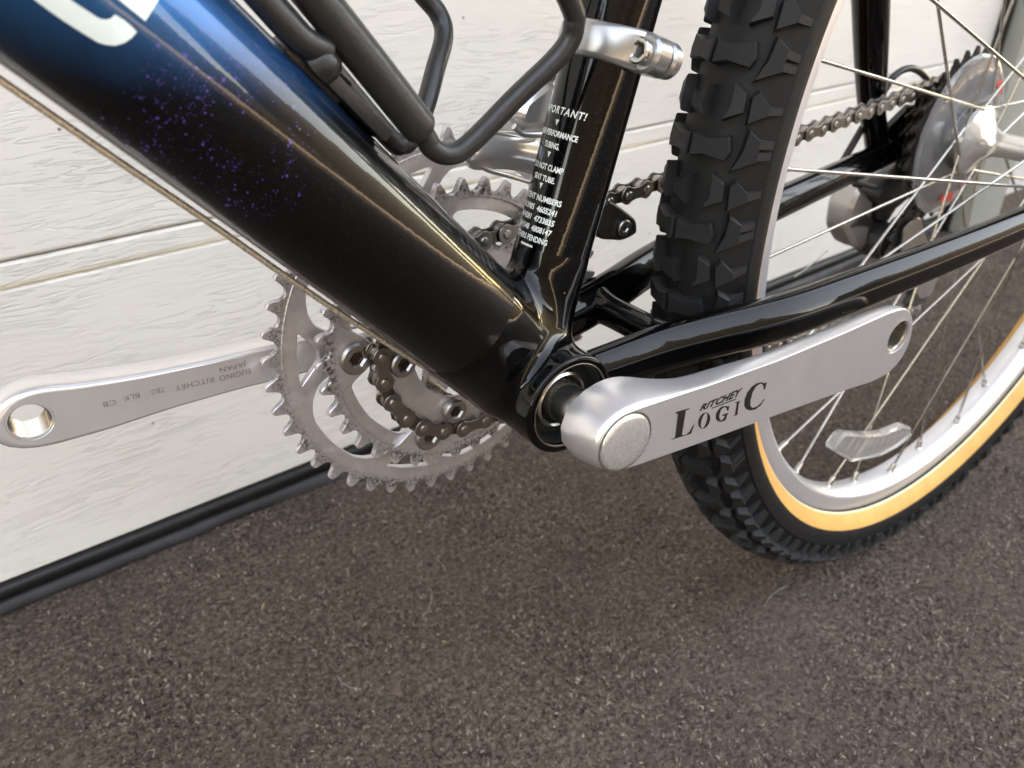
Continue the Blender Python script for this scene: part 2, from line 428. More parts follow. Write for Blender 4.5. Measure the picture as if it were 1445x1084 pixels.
# ------------------------------------------------------------------ setting
def carpet_sheet():
    # finely divided, uneven felt under the camera's view; plain sheet further off
    xs = np.concatenate([[-1.3], np.arange(-.5, 1.4, .012), [2.4]]); ys = np.concatenate([[-1.2], np.arange(-.45, .45, .012), [.52]])
    v = [(x, y, .0016 * noise.noise((x * 14, y * 14, 0)) + .0010 * noise.noise((x * 60, y * 60, 4)) if 0 < i < len(xs) - 1 and 0 < j < len(ys) - 1 else 0) for i, x in enumerate(xs) for j, y in enumerate(ys)]
    m = len(ys); f = [(i * m + j, (i + 1) * m + j, (i + 1) * m + j + 1, i * m + j + 1) for i in range(len(xs) - 1) for j in range(m - 1)]
    return fix_normals(mk_mesh('carpet', v, f, 0))
carpet = add('carpet', carpet_sheet(), mat_carpet(), kind='structure')
def carpet_pile(n=150000):
    y = -.40 + .80 * rng.random(n); x = -.42 + 1.75 * rng.random(n) ** 1.25
    L = .0016 + .0022 * rng.random(n); a = rng.random(n) * 2 * PI; wd = .00030 + .00035 * rng.random(n); tl = rng.random(n) ** 2 * .9 + .05
    d = np.stack([np.cos(a), np.sin(a), np.zeros(n)], 1); s_ = np.stack([-np.sin(a), np.cos(a), np.zeros(n)], 1); z = np.array([0, 0, 1.])
    p0 = np.stack([x, y, np.full(n, -.0004)], 1); crv = (rng.random(n) - .5) * 1.2
    p1 = p0 + d * (L * .45)[:, None] + z * (L * tl * .9 + .0006)[:, None]; p2 = p0 + d * L[:, None] + s_ * (L * crv * .6)[:, None] + z * (L * tl * .5 + .0008)[:, None]
    W = s_ * wd[:, None]
    V = np.stack([p0 - W, p0 + W, p1 - W, p1 + W, p2 - W * .5, p2 + W * .5], 1).reshape(-1, 3)
    me = bpy.data.meshes.new('carpet_pile'); me.vertices.add(6 * n); me.vertices.foreach_set('co', V.ravel().astype(np.float32))
    b = np.arange(n) * 6; Q = np.stack([b, b + 1, b + 3, b + 2, b + 2, b + 3, b + 5, b + 4], 1).ravel()
    me.loops.add(len(Q)); me.loops.foreach_set('vertex_index', Q.astype(np.int32)); me.polygons.add(2 * n); me.polygons.foreach_set('loop_start', (np.arange(2 * n) * 4).astype(np.int32))
    me.update(calc_edges=True); me.validate()
    at = me.attributes.new('tone', 'FLOAT', 'FACE'); at.data.foreach_set('value', np.repeat(np.clip(rng.normal(.47, .27, n), 0, 1), 2).astype(np.float32))
    me.shade_smooth(); return me
add('carpet_pile', carpet_pile(), mat_carpet(True), kind='stuff')
carpet['label'] = 'dark grey brown felt carpet spread under the bicycle before the door'
q = NB('driveway_asphalt'); co = q.co('Object')
q.set(base=q.ramp(q.noise(co, 3, 8), [(.3, (.045, .042, .04)), (.7, (.075, .07, .065))]), rough=.9)
g = add('driveway', mk_mesh('driveway', [(-300, -300, -.006), (300, -300, -.006), (300, 300, -.006), (-300, 300, -.006)], [(0, 1, 2, 3)], smooth=False), q.m, kind='structure')
g['label'] = 'dark asphalt driveway running away from the garage'

q = NB('pavement_concrete'); q.set(base=q.ramp(q.noise(q.co('Object'), 3, 8), [(.3, (.34, .32, .295)), (.7, (.44, .42, .385))]), rough=.9)
pv = add('pavement', mk_mesh('pavement', [(-80, -9.7, .002), (80, -9.7, .002), (80, -5.0, .002), (-80, -5.0, .002)], [(0, 1, 2, 3)], smooth=False), q.m, kind='structure')
pv['label'] = 'sunlit pale concrete pavement across the driveway'
door = thing('garage_door', 'white wood grained garage door with horizontal panels behind the bicycle', 'garage door', (0, WALL, 0))
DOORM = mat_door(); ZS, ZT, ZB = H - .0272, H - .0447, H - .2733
X0, X1 = -2.2, 1.150
def door_panel(z0, z1, first):
    # section: bottom lip, flat grained face, tongue with a shallow step
    prof = [(.035, z0), (.0022, z0), (0.0, z0 + .0022)]
    if not first: prof = [(.035, z0 + .0005), (.0030, z0 + .0005), (.0008, z0 + .0012), (0, z0 + .003)]
    prof += [(0, z1 - .0205), (.0016, z1 - .0178), (.0019, z1 - .0165), (.0012, z1 - .0150), (.0010, z1 - .003), (.0030, z1 - .0008), (.035, z1 - .0008)]
    v = []; f = []
    xs = (X0, X1)
    for x in xs:
        for y, z in prof: v.append((x, y, z))
    m = len(prof)
    for j in range(m - 1): f.append((j, j + 1, m + j + 1, m + j))
    f.append(tuple(range(m))); f.append(tuple(range(2 * m - 1, m - 1, -1)))
    return fix_normals(mk_mesh('door_panel', v, f, 12))
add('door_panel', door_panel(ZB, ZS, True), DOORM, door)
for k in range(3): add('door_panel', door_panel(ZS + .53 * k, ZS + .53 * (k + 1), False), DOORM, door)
def litter():
    b = MB()
    for x, y, a, L in ((-.075, .235, .9, .006), (.02, .12, 2.0, .003), (-.02, .17, .3, .004), (.30, .02, .4, .005), (.17, -.02, 1.4, .003), (.22, .05, 2.6, .003), (.36, -.06, .2, .004), (.10, .21, 1.0, .003), (.05, .265, 2.2, .0035), (-.15, .27, .5, .003), (.42, .02, .8, .004)):
        d = np.array([math.cos(a), math.sin(a), .0]); c = np.array([x, y, .0036])
        b.put(*sweep([c - d * L / 2, c + np.array([0, 0, .0004]), c + d * L / 2], circ(.0004, 6), up=(0, 0, 1)))
    return b.mesh('dry_litter', 60)
add('dry_litter', litter(), mat_simple('dry_straw', (.50, .31, .16), .7, 0, .3, 200), kind='stuff')
def hairs():
    b = MB()
    for x, y, a, L, k in ((.02, .15, .4, .030, 8), (-.05, .12, 2.4, .022, -12), (.06, .18, 1.2, .02, 10), (.27, .0, 2.9, .03, 6)):
        P = []; c = np.array([x, y, .0042]); t = a
        for i in range(9): P.append(c.copy()); c = c + np.array([math.cos(t), math.sin(t), 0]) * L / 8; t += k * L / 8 * 4
        b.put(*sweep(P, circ(.00012, 5), up=(0, 0, 1)))
    return b.mesh('stray_hair', 60)
add('stray_hair', hairs(), mat_simple('pale_hair', (.55, .50, .44), .5, 0, .1), kind='stuff')
# tan dirt line caught in the joint
add('joint_dirt', mk_mesh('joint_dirt', *box(((X0 + X1) / 2, .0007, ZT + .0003), (X1 - X0, .0012, .0011))), mat_simple('tan_dirt', (.52, .42, .28), .9, 0, .4, 30), door)
# rubber bottom seal: retainer strip, groove, wavy flap
v = []; f = []
nx = 160
for i in range(nx):
    x = X0 + (X1 - X0) * i / (nx - 1); wv = .0028 * noise.noise((x * 9, 0, 1)) + .0016 * noise.noise((x * 31, 3, 0))
    for y, z in ((.02, ZB - .0003), (-.0025, ZB - .0003), (-.0050, ZB - .0022), (-.0058, ZB - .0070), (-.0048, ZB - .0118), (.000, ZB - .0142), (.002, ZB - .0152)):
        v.append((x, y, z))
for i in range(nx - 1):
    for j in range(6): f.append((i * 7 + j, i * 7 + j + 1, (i + 1) * 7 + j + 1, (i + 1) * 7 + j))
add('seal_retainer', fix_normals(mk_mesh('seal_retainer', v, f, 60)), SEAL, door)
v = []; f = []
for i in range(nx):
    x = X0 + (X1 - X0) * i / (nx - 1); wv = .005 * noise.noise((x * 8, 0, 1)) + .0025 * noise.noise((x * 27, 3, 0)); zz = .0022 * noise.noise((x * 14, 9, 0))
    for y, z in ((.004, ZB - .0142), (-.0005, ZB - .0160), (-.0032 + wv * .2, ZB - .0182), (-.0045 + wv * .5, ZB - .0225), (-.0048 + wv * .8, .0030 + zz), (.001 + wv, -.001), (.012, -.001)):
        v.append((x, y, z))
for i in range(nx - 1):
    for j in range(6): f.append((i * 7 + j, i * 7 + j + 1, (i + 1) * 7 + j + 1, (i + 1) * 7 + j))
add('seal_flap', fix_normals(mk_mesh('seal_flap', v, f, 60)), SEALG, door)
jm = thing('door_jamb', 'pale grey door jamb with black weather strip beside the garage door', 'door jamb', (X1, WALL, 0))
add('weather_strip', mk_mesh('weather_strip', *box((.006, -.004, 1.1), (.011, .02, 2.2), .002)), SEAL, jm)
add('jamb_board', mk_mesh('jamb_board', *box((.072, -.012, 1.1), (.118, .05, 2.2), .003)), mat_simple('grey_green_trim_paint', (.34, .345, .30), .5, 0, .06, 30), jm)
wl = add('garage_wall', mk_mesh('garage_wall', *box((0, 0, 0), (4, .2, 2.6))), mat_simple('render_wall', (.6, .58, .54), .9, 0, .1, 40), loc=(X1 + .135 + 2, WALL + .12, 1.3))
wl['label'] = 'plain beige garage wall beyond the pale jamb'; wl['category'] = 'wall'
lt = add('door_lintel', mk_mesh('door_lintel', *box((0, 0, 0), (8, .2, .8))), None, loc=(.0, WALL + .125, 2.2 + .4)); lt.data.materials.append(wl.data.materials[0])
lt['label'] = 'beige lintel wall over the white garage door'; lt['category'] = 'wall'

gl = add('garage_side_wall', mk_mesh('garage_side_wall', *box((0, 0, 0), (8, .2, 2.6))), None, loc=(X0 - 4 - .02, WALL + .12, 1.3)); gl.data.materials.append(wl.data.materials[0])
gl['label'] = 'beige garage wall at the front end of the door'; gl['category'] = 'wall'
rf = MB()
v = []; f = []
for x in (-11, 11): v += [(x, -.35, 2.50), (x, -.35, 2.62), (x, 4.5, 4.9), (x, 9.3, 2.62), (x, 9.3, 2.50), (x, 4.5, 4.75)]
f = [(i, (i + 1) % 6, 6 + (i + 1) % 6, 6 + i) for i in range(6)] + [tuple(range(6)), tuple(range(11, 5, -1))]
ro_ = add('garage_roof', fix_normals(mk_mesh('garage_roof', v, f, 20)), mat_simple('roof_shingle', (.10, .09, .085), .9, 0, .3, 20), loc=(0, 0, 0))
ro_['label'] = 'dark pitched garage roof whose eave shades the white door'; ro_['category'] = 'roof'
bk = add('garage_back_wall', mk_mesh('garage_back_wall', *box((0, 8.8, 1.3), (22, .2, 2.6))), None); bk.data.materials.append(wl.data.materials[0])
bk['label'] = 'beige rear wall of the garage under the roof'; bk['category'] = 'wall'

tl = MB()  # unseen trees, added; height and gap shaped for reflections in the paint
n = 120
for i in range(n + 1):
    x = -60 + i; z = (1.6 + 5.4 * float(smoothstep(-20, -15, x) * (1 - smoothstep(6, 8, x) * (1 - smoothstep(12, 14, x))))) + 1.0 * noise.noise((i * .11, 0, 0)) + .8 * noise.noise((i * .5, 2, 0)); y = -10.5 + .6 * noise.noise((i * .3, 5, 0))
    tl.v += [(x, y, 0), (x, y - .3, z * .6), (x, y - 1.5, z), (x, y - 4, z), (x, y - 5, 0)]
tl.f = [(i * 5 + j, i * 5 + j + 1, i * 5 + 5 + j + 1, i * 5 + 5 + j) for i in range(n) for j in range(4)]
q = NB('added_foliage'); q.set(base=q.ramp(q.noise(q.co('Object'), 1.4, 6), [(.35, (.003, .0034, .003)), (.7, (.010, .011, .009))]), rough=.9)
tw = add('added_treeline', fix_normals(mk_mesh('added_treeline', tl.v, tl.f, 0)), q.m, kind='stuff')
tw['label'] = 'unseen dark row of trees across the street, shaped for paint reflections'; tw['category'] = 'trees'
for y0, y1, hh in ((-2.1, .2, 4.6), (-9.6, -4.3, 5.2)):  # unseen hedges added to cut the light on the tyre's front
    b = MB(); n = 24
    for i in range(n + 1):
        y = y0 + (y1 - y0) * i / n; z = hh + .5 * noise.noise((y * 1.3, 7, 0)); o = .25 * noise.noise((y * 2, 1, 3))
        b.v += [(-9 + o, y, 0), (-8.8 + o, y, z * .6), (-9.3, y, z), (-10.2, y, z), (-10.6, y, 0)]
    b.f = [(i * 5 + j, i * 5 + j + 1, i * 5 + 5 + j + 1, i * 5 + 5 + j) for i in range(n) for j in range(4)] + [(0, 1, 2, 3, 4), tuple(n * 5 + j for j in (4, 3, 2, 1, 0))]
    hd = add('added_hedge', fix_normals(mk_mesh('added_hedge', b.v, b.f, 0)), q.m)
    hd['label'] = 'unseen dark hedge at the garage wall, added to block front light' if y1 > 0 else 'unseen dark hedge by the street, added to block front light'; hd['category'] = 'hedge'; hd['group'] = 'added hedges along the driveway'

# ------------------------------------------------------------------ bicycle
bike = thing('bicycle', 'black and blue mountain bike with silver cranks parked along the white garage door', 'bicycle', (0, 0, 0))
def part(name, me, mat=None, parent=bike, loc=(0, 0, 0), label=None, kind=None):
    if parent is bike: loc = (loc[0], loc[1], loc[2] + H)
    return add(name, me, mat, parent, loc, label, kind)

# --- frame tubes
def tube_mesh(name, axis, q0, s0, s1, rfun, n=72, m=40):
    a, u, w_ = frame_of(axis); v = []; f = []
    for i in range(m + 1):
        s = s0 + (s1 - s0) * i / m; r = rfun(s)
        for k in range(n):
            t = 2 * PI * k / n; v.append(np.array(q0) + a * s + (u * math.cos(t) + w_ * math.sin(t)) * r)
    for i in range(m):
        for k in range(n):
            k2 = (k + 1) % n; f.append((i * n + k, i * n + k2, (i + 1) * n + k2, (i + 1) * n + k))
    f.append(tuple(range(n))); f.append(tuple(m * n + k for k in range(n)))
    return fix_normals(mk_mesh(name, v, f, 40))
DQ = DH * .002
down = part('down_tube', tube_mesh('down_tube', DX, DQ, .035, .60, lambda s: DTR + (.0006 * min(1, max(0, (s - .1) / .1)))), FADE)
seat = part('seat_tube', tube_mesh('seat_tube', SX, (0, 0, 0), .03, .47, lambda s: STR), FRAME)

# smooth welded node: signed distance field, skinned with surface nets
def frame_node():
    h = .0010
    lo = np.array([-.060, -.0365, -.036]); hi = np.array([.066, .0365, .078])
    n = np.ceil((hi - lo) / h).astype(int) + 1
    gx = [lo[i] + h * np.arange(n[i]) for i in range(3)]
    def cyl(P, a, q0, r, s0, s1, rn=.003):
        a = np.array(a); d = P - np.array(q0); s = d @ a; rad_ = np.sqrt(np.maximum((d * d).sum(-1) - s * s, 0))
        rr = r(s) if callable(r) else r
        dx = rad_ - rr; dy = np.maximum(s0 - s, s - s1)
        ox, oy = np.maximum(dx + rn, 0), np.maximum(dy + rn, 0)
        return np.minimum(np.maximum(dx + rn, dy + rn), 0) + np.sqrt(ox * ox + oy * oy) - rn
    def smin(a, b, k):
        hh = np.clip(.5 + .5 * (b - a) / k, 0, 1); return b * (1 - hh) + a * hh - k * hh * (1 - hh)
    def stay(P, sg):
        A = np.array([.012, sg * .021, .0008]); B = np.array([.064, sg * .0262, .0032])
        a = B - A; L = np.linalg.norm(a); a /= L
        u = np.array([0, 0, 1.]) - a * a[2]; u /= np.linalg.norm(u); w_ = np.cross(a, u)
        d = P - A; s = d @ a; x = np.abs(d @ w_) - (.0070 - .004 - .002 * smoothstep(.006, .018, s)); z = np.abs(d @ u) - (.0104 - .004 - .004 * smoothstep(.006, .018, s)); y = np.maximum(-s, s - L) + .004
        o = np.sqrt(np.maximum(x, 0) ** 2 + np.maximum(z, 0) ** 2 + np.maximum(y, 0) ** 2)
        return o + np.minimum(np.maximum(np.maximum(x, z), y), 0) - .004
    def sdf(P):
        d1 = cyl(P, DX, DQ, lambda s: DTR + .0004 - .0016 * smoothstep(.040, .060, s), .006, .064)
        d2 = cyl(P, SX, (0, 0, 0), lambda s: STR + .0003 - .0016 * smoothstep(.050, .070, s), -.004, .074)
        d3 = cyl(P, (0, 1, 0), (0, 0, 0), .0218, -.0342, .0342, .0012)
        d = smin(d1, d2, .0095); d = smin(d, d3, .006)
        d = smin(d, stay(P, -1), .006); d = smin(d, stay(P, 1), .006)
        rr = np.sqrt(P[..., 0] ** 2 + P[..., 2] ** 2)
        bore = np.maximum(rr - .0182, .013 - np.abs(P[..., 1]))
        return np.maximum(d, -bore)
    G = np.stack(np.meshgrid(*gx, indexing='ij'), -1); F = sdf(G); ins = F < 0
    c = np.zeros(tuple(n - 1), int); acc = np.zeros(tuple(n - 1) + (3,)); cnt = np.zeros(tuple(n - 1))
    for ax in range(3):
        sl0 = [slice(None)] * 3; sl1 = [slice(None)] * 3; sl0[ax] = slice(0, -1); sl1[ax] = slice(1, None)
        f0, f1 = F[tuple(sl0)], F[tuple(sl1)]; cr = (f0 < 0) != (f1 < 0)
        t = np.where(cr, f0 / np.where(cr, f0 - f1, 1), 0)
        p = G[tuple(sl0)] + 0; p = p.copy(); p[..., ax] += t * h
        oth = [i for i in range(3) if i != ax]
        for da in (0, 1):
            for db in (0, 1):
                s_ = [slice(None)] * 3
                s_[oth[0]] = slice(da, n[oth[0]] - 1 + da); s_[oth[1]] = slice(db, n[oth[1]] - 1 + db)
                cc = cr[tuple(s_)]; acc += np.where(cc[..., None], p[tuple(s_)], 0); cnt += cc
    act = cnt > 0; ids = -np.ones(tuple(n - 1), int); ids[act] = np.arange(act.sum())
    V = acc[act] / cnt[act][:, None]
    for _ in range(3):
        e = 2e-4; d0 = sdf(V); gr = np.stack([(sdf(V + np.eye(3)[i] * e) - sdf(V - np.eye(3)[i] * e)) / (2 * e) for i in range(3)], 1)
        gr /= (np.linalg.norm(gr, axis=1)[:, None] + 1e-9); V = V - gr * np.clip(d0, -.0006, .0006)[:, None] * .9
    faces = []
    for ax in range(3):
        o1, o2 = (ax + 1) % 3, (ax + 2) % 3
        sl0 = [slice(None)] * 3; sl1 = [slice(None)] * 3; sl0[ax] = slice(0, -1); sl1[ax] = slice(1, None)
        cr = (F[tuple(sl0)] < 0) != (F[tuple(sl1)] < 0); I = np.argwhere(cr)
        I = I[(I[:, o1] > 0) & (I[:, o2] > 0) & (I[:, o1] < n[o1] - 1) & (I[:, o2] < n[o2] - 1)]
        def idx(a, b):
            J = I.copy(); J[:, o1] -= a; J[:, o2] -= b; return ids[J[:, 0], J[:, 1], J[:, 2]]
        Q = np.stack([idx(1, 1), idx(0, 1), idx(0, 0), idx(1, 0)], 1)
        flip = ~(F[tuple(sl0)][cr] < 0)[:len(cr)] if False else None
        faces.append(Q)
    Fc = np.vstack(faces); Fc = Fc[(Fc >= 0).all(1)]
    me = mk_mesh('frame_node', V, Fc, 0); fix_normals(me); me.set_sharp_from_angle(angle=rad(50)); return me
part('bottom_bracket_shell', frame_node(), GLOSS)

# bearing cup and axle inside the shell
cup = MB()
cup.put(*lathe([(.0180, -.0325), (.0172, -.0325), (.0168, -.027), (.0168, -.0255), (.0128, -.0250), (.0120, -.0262), (.0102, -.0262), (.0098, -.0245), (.006, -.0245)], n=64))
part('bearing_cup', cup.mesh('bearing_cup', 30), PLAST)
part('cup_ring', MB_ring := fix_normals(mk_mesh('cup_ring', *lathe([(.0126, -.0255), (.0126, -.0285), (.0116, -.0292), (.0108, -.0285), (.0106, -.0255)], n=56), 30)), STEEL)
part('axle', fix_normals(mk_mesh('axle', *lathe([(.0001, -.05), (.0078, -.05), (.0085, -.046), (.0085, -.030), (.0090, -.0285), (.0090, .03), (.0085, .052), (.0001, .052)], n=40), 30)), STEEL)
part('shell_lip', fix_normals(mk_mesh('shell_lip', *lathe([(.0181, -.0338), (.0184, -.03435), (.0188, -.0343), (.0189, -.0338)], n=72), 80)), mat_simple('worn_lip', (.16, .13, .10), .35, .6, .3, 500))

# --- chainstays, bridge, seatstays, dropouts
def stay_path(sg):
    P = [(.020, .0218, .0012), (.040, .0238, .0021), (.060, .0262, .0030), (.085, .0318, .0040), (.110, .0385, .0050), (.140, .0440, .0062),
         (.200, .0500, .0085), (.270, .0560, .0115), (.340, .0610, .0150), (.392, .0640, .0185)]
    return catmull([(x, sg * y, z) for x, y, z in P], 6)
def stay_sec(i, n):
    t = i / (n - 1); hh = .0112 + .0006 * math.sin(PI * min(1, t * 1.4)) - .002 * max(0, t - .6) / .4; ww = .0080 + .0008 * math.sin(PI * t)
    return [tuple(p) for p in rounded([(ww, -.55 * hh), (ww, .30 * hh), (.36 * ww, hh), (-.36 * ww, hh), (-ww, .30 * hh), (-ww, -.55 * hh), (-.4 * ww, -hh), (.4 * ww, -hh)], .0030, 5)]
for sg in (-1, 1): part('chainstay', fix_normals(mk_mesh('chainstay', *sweep(stay_path(sg), stay_sec), 50)), GLOSS)
br = MB()
bp = catmull([(.066, .030, .004), (.0665, .020, .0035), (.067, .010, .0032), (.067, -.010, .0032), (.0665, -.020, .0035), (.066, -.030, .004)], 6)
br.put(*sweep(bp, lambda i, n: circ(.0075 + .0045 * (abs(i / (n - 1) * 2 - 1)) ** 3, 28)))
part('chainstay_bridge', br.mesh('chainstay_bridge', 50), GLOSS)
for sg in (-1, 1):
    P = catmull([(.376, sg * .068, .020), (.368, sg * .0683, .034), (.352, sg * .067, .056), (.318, sg * .0622, .118), (.25, sg * .053, .245), (.138, sg * .034, .45)], 6)
    part('seatstay', fix_normals(mk_mesh('seatstay', *sweep(P, lambda i, n: circ(.0084 + .0030 * float(smoothstep(8, 20, i)), 24), up=(0, 1, 0)), 50)), GLOSS)
    o = [(.366, .026), (.380, .034), (.405, .047), (.425, .046), (.438, .036), (.441, .022), (.436, .008), (.428, -.012), (.418, -.012), (.412, .004), (.395, .010), (.372, .010)]
    part('dropout', fix_normals(mk_mesh('dropout', *slab([o], sg * .0655, sg * .0715, .0008, XZ), 30)), GLOSS)

# --- lettering on the seat tube
def on_seat_tube(pts, s, off=.00012):
    """(x along the girth, y up the tube) round the front of the tube; x grows to the near side's right"""
    out = []
    for x, y in pts:
        al = rad(86.2) - x / STR
        out.append(SX * (s + y) + SN * math.sin(al) * (STR + off) + np.array([0, -1, 0]) * math.cos(al) * (STR + off))
    return out
lines = [('IMPORTANT!', .1075, .0033, .22, .00005, .62, 1.20, .0114), ('HIGH PERFORMANCE', .0994, .0026, .0, .00006, .56, 1.0, .0103), ('TUBING.', .0950, .0026, 0, .00006, .56, 1.0, .0040),
         ('DO NOT CLAMP', .0868, .0027, 0, .00006, .56, 1.0, .0081), ('SEAT TUBE.', .0826, .0026, 0, .00006, .56, 1, .0058), ('PATENT NUMBERS', .0750, .0027, 0, .00006, .56, 1, .0106),
         ('4513985  4605241', .0710, .0027, .12, .00006, .58, 1, .0098), ('4694281  4733835', .0671, .0027, .12, .00006, .58, 1, .0098), ('4741548  4808147', .0632, .0027, .12, .00006, .58, 1, .0098), ('OTHERS PENDING', .0593, .0027, 0, .00006, .56, 1, .0090)]
let = MB()
for body, s, size, sh, offs, xs, sp, half in lines:
    v, f = text2d(body, size, sh, offs * 1.5, xs, sp)
    xs_ = [p[0] for p in v]; c0 = (min(xs_) + max(xs_)) / 2; k = half * 2 / (max(xs_) - min(xs_))
    let.put(on_seat_tube([((x - c0) * k, (y - .0009) * 1.14) for x, y in v], s), f)
for s in (.1033, .0914, .0795):
    let.put(on_seat_tube([(-.0009, .0011), (.0009, .0011), (0, -.0011)], s), [(0, 1, 2)])
let.put(on_seat_tube([(-.0034, .0004), (0, .0004), (.0034, .0004), (.0034, -.0005), (0, -.0005), (-.0034, -.0005)], .0562), [(0, 1, 4, 5), (1, 2, 3, 4)])
part('lettering', mk_mesh('lettering', let.v, let.f, smooth=False), WHITEP, seat)

# --- pale script at the top of the down tube's visible length
D1 = [(215.39, -21.5), (212.33, -21.2), (209.03, -20.5), (205.48, -19.4), (202.14, -18.1), (200.64, -16.4), (199.15, -13.6), (198.24, -9.8), (197.77, -5.6), (197.69, -1.4), (198.9, -.9), (201.01, -.9), (203.12, -1.8), (203.22, -4.3), (203.74, -6.5), (204.69, -8.1), (206.19, -8.8), (208.5, -9.5), (210.77, -10.2), (213.45, -11.1), (222, -11.5), (232, -6), (238, -10), (232, -17), (222, -21.5)]
D2 = [(204.22, 5.0), (197.66, 5.7), (197.91, 19.4), (198.02, 26.3), (203, 28), (213, 16), (226, 20), (232, 12), (222, 4.5), (208.4, 4.5)]
def decal(loops):
    bm = bmesh.new()
    for L in loops:
        P = [(s / 1000, rad(a) * DTR) for s, a in L]
        f = fill2d([P]); vs = [bm.verts.new((x, y, 0)) for x, y in P]
        for t in f: bm.faces.new([vs[i] for i in t])
    for _ in range(3):
        ed = [e for e in bm.edges if e.calc_length() > .0022]
        if ed: bmesh.ops.subdivide_edges(bm, edges=ed, cuts=1)
        bmesh.ops.triangulate(bm, faces=bm.faces)
    for q_ in bm.verts:
        s, al = q_.co.x, q_.co.y / DTR; r = DTR + .0006 + .0002
        q_.co = Vector(DX * s + DQ + DH * math.sin(al) * r + np.array([0, -1, 0]) * math.cos(al) * r)
    me = bpy.data.meshes.new('decal'); bm.to_mesh(me); bm.free(); me.shade_smooth(); return fix_normals(me)
part('script_decal', decal([D1, D2]), mat_simple('mint_white_print', (.70, .80, .76), .4, 0, .03, 300), down)

# --- gear cable under the down tube
CABLE = mat_simple('bare_gear_cable', (.66, .57, .45), .3, .6, .15, 900, .3)
P = [DX * s + DH * h for s, h in ((.45, -.029), (.2077, -.0265), (.15, -.0254), (.0923, -.0247), (.0175, -.0213), (.0, -.0214), (-.006, -.0205))]
part('gear_cable', fix_normals(mk_mesh('gear_cable', *sweep(catmull(P, 10), circ(.00105, 12), up=(0, 1, 0)), 80)), CABLE)

# --- bottle cage
def dtp(s, h, y): return DX * s + DH * h + np.array([0, y, 0])
def rod(name, pts, r, parent, mat=POWDER, n=20, sub=8):
    return part(name, fix_normals(mk_mesh(name, *sweep(catmull([dtp(*p) for p in pts], sub), circ(r, n), up=(0, 1, 0)), 50)), mat, parent)
cage = part('bottle_cage', None, loc=(0, 0, 0))
rod('rod', [(.230, .0445, -.010), (.16, .0415, -.0115), (.118, .0380, -.012), (.1095, .0365, -.0122), (.1030, .0392, -.0127), (.0998, .0465, -.0137), (.0987, .0680, -.0172), (.0980, .0870, -.0212), (.1015, .0953, -.0232), (.113, .0985, -.0246), (.17, .1005, -.030)], .0036, cage)
rod('rod', [(.230, .0405, .011), (.16, .037, .0105), (.1128, .0335, .0096), (.1062, .0350, .0102), (.1030, .0390, .0122), (.1026, .052, .0182), (.104, .067, .0262), (.1048, .080, .0342), (.110, .0852, .0382), (.122, .086, .041), (.17, .087, .043)], .0036, cage)
for y in (-.0115,):
    rod('sleeve', [(.235, .0450, -.0100), (.19, .0432, -.011), (.15, .0407, -.0116), (.1215, .0384, -.012), (.1175, .0381, -.012)], .0058, cage)
rod('strap', [(.26, .0345, -.0105), (.205, .0325, -.012), (.178, .0308, -.0128), (.163, .0305, -.0124), (.155, .0335, -.0112)], .0042, cage)
R3 = np.stack([DX, np.array([0, 1., 0]), DH], 1)
part('mount_plate', fix_normals(mk_mesh('mount_plate', *box(dtp(.1385, .0290, -.004), (.030, .017, .0045), .001, R3), 30)), POWDER, cage)
part('mount_boss', fix_normals(mk_mesh('mount_boss', *box(dtp(.152, .0290, -.002), (.022, .014, .009), .002, R3), 30)), POWDER, cage)
part('mount_bolt', fix_normals(mk_mesh('mount_bolt', *lathe([(.0, .0040), (.0030, .0036), (.0050, .0020), (.0056, 0), (.0056, -.003)], axis=DH - np.array([0, .55, 0]), org=dtp(.1535, .0315, -.0112), n=28), 40)), POWDER, cage)

# --- seat tube clamp of the front mech
clamp = part('front_derailleur_clamp', None)
def clamp_band():
    n = 88; v = []; f = []; prof = 10
    for k in range(n):
        al = 2 * PI * k / n; deg = (math.degrees(al) + 180) % 360 - 180           # 0 faces the camera side, + to the front
        th = .0023 + .0030 * float(smoothstep(62, -2, deg)) * (1 if deg > -20 else 0) + (.0050 if -20 >= deg > -40 else 0)
        th += .002 * math.exp(-((deg - 180) / 40) ** 2)
        d = SN * math.sin(al) + np.array([0, -1, 0]) * math.cos(al)
        hw = .0064 + .0006 * float(smoothstep(50, 0, deg)) * (1 if deg > -40 else 0)
        for r, z in ((STR - .0003, -hw), (STR + th - .0016, -hw), (STR + th - .0004, -hw + .0008), (STR + th, -hw + .0024), (STR + th + .0002, 0), (STR + th, hw - .0024), (STR + th - .0004, hw - .0008), (STR + th - .0016, hw), (STR - .0003, hw)):
            v.append(d * r + SX * (.1340 + z))
    m = 9
    for k in range(n):
        for j in range(m):
            j2 = (j + 1) % m; k2 = (k + 1) % n; f.append((k * m + j, k * m + j2, k2 * m + j2, k2 * m + j))
    return fix_normals(mk_mesh('band', v, f, 60))
part('band', clamp_band(), ALUC, clamp)
eE = np.array([.10, -.995, 0]); eE = eE - SX * (eE @ SX); eE /= np.linalg.norm(eE); eT = np.cross(eE, SX); eT = eT if eT[0] > 0 else -eT
RE = np.stack([eT, eE, SX], 1); C0 = SX * .1338
def ear(t0, t1, r0, r1, hw):
    """rounded ear: outline in (radial, up), extruded along the tangent"""
    L = [(r0, -hw), (r1 - hw, -hw)] + [(r1 - hw + hw * math.sin(a), -hw * math.cos(a)) for a in np.linspace(.2, PI - .2, 14)] + [(r1 - hw, hw), (r0, hw)]
    return slab([L], t0, t1, .0011, lambda x, z, t: C0 + eE * x + SX * z + eT * t)
part('ear', fix_normals(mk_mesh('ear', *ear(-.0042, .0048, .010, .0282, .0070), 35)), ALUC, clamp)
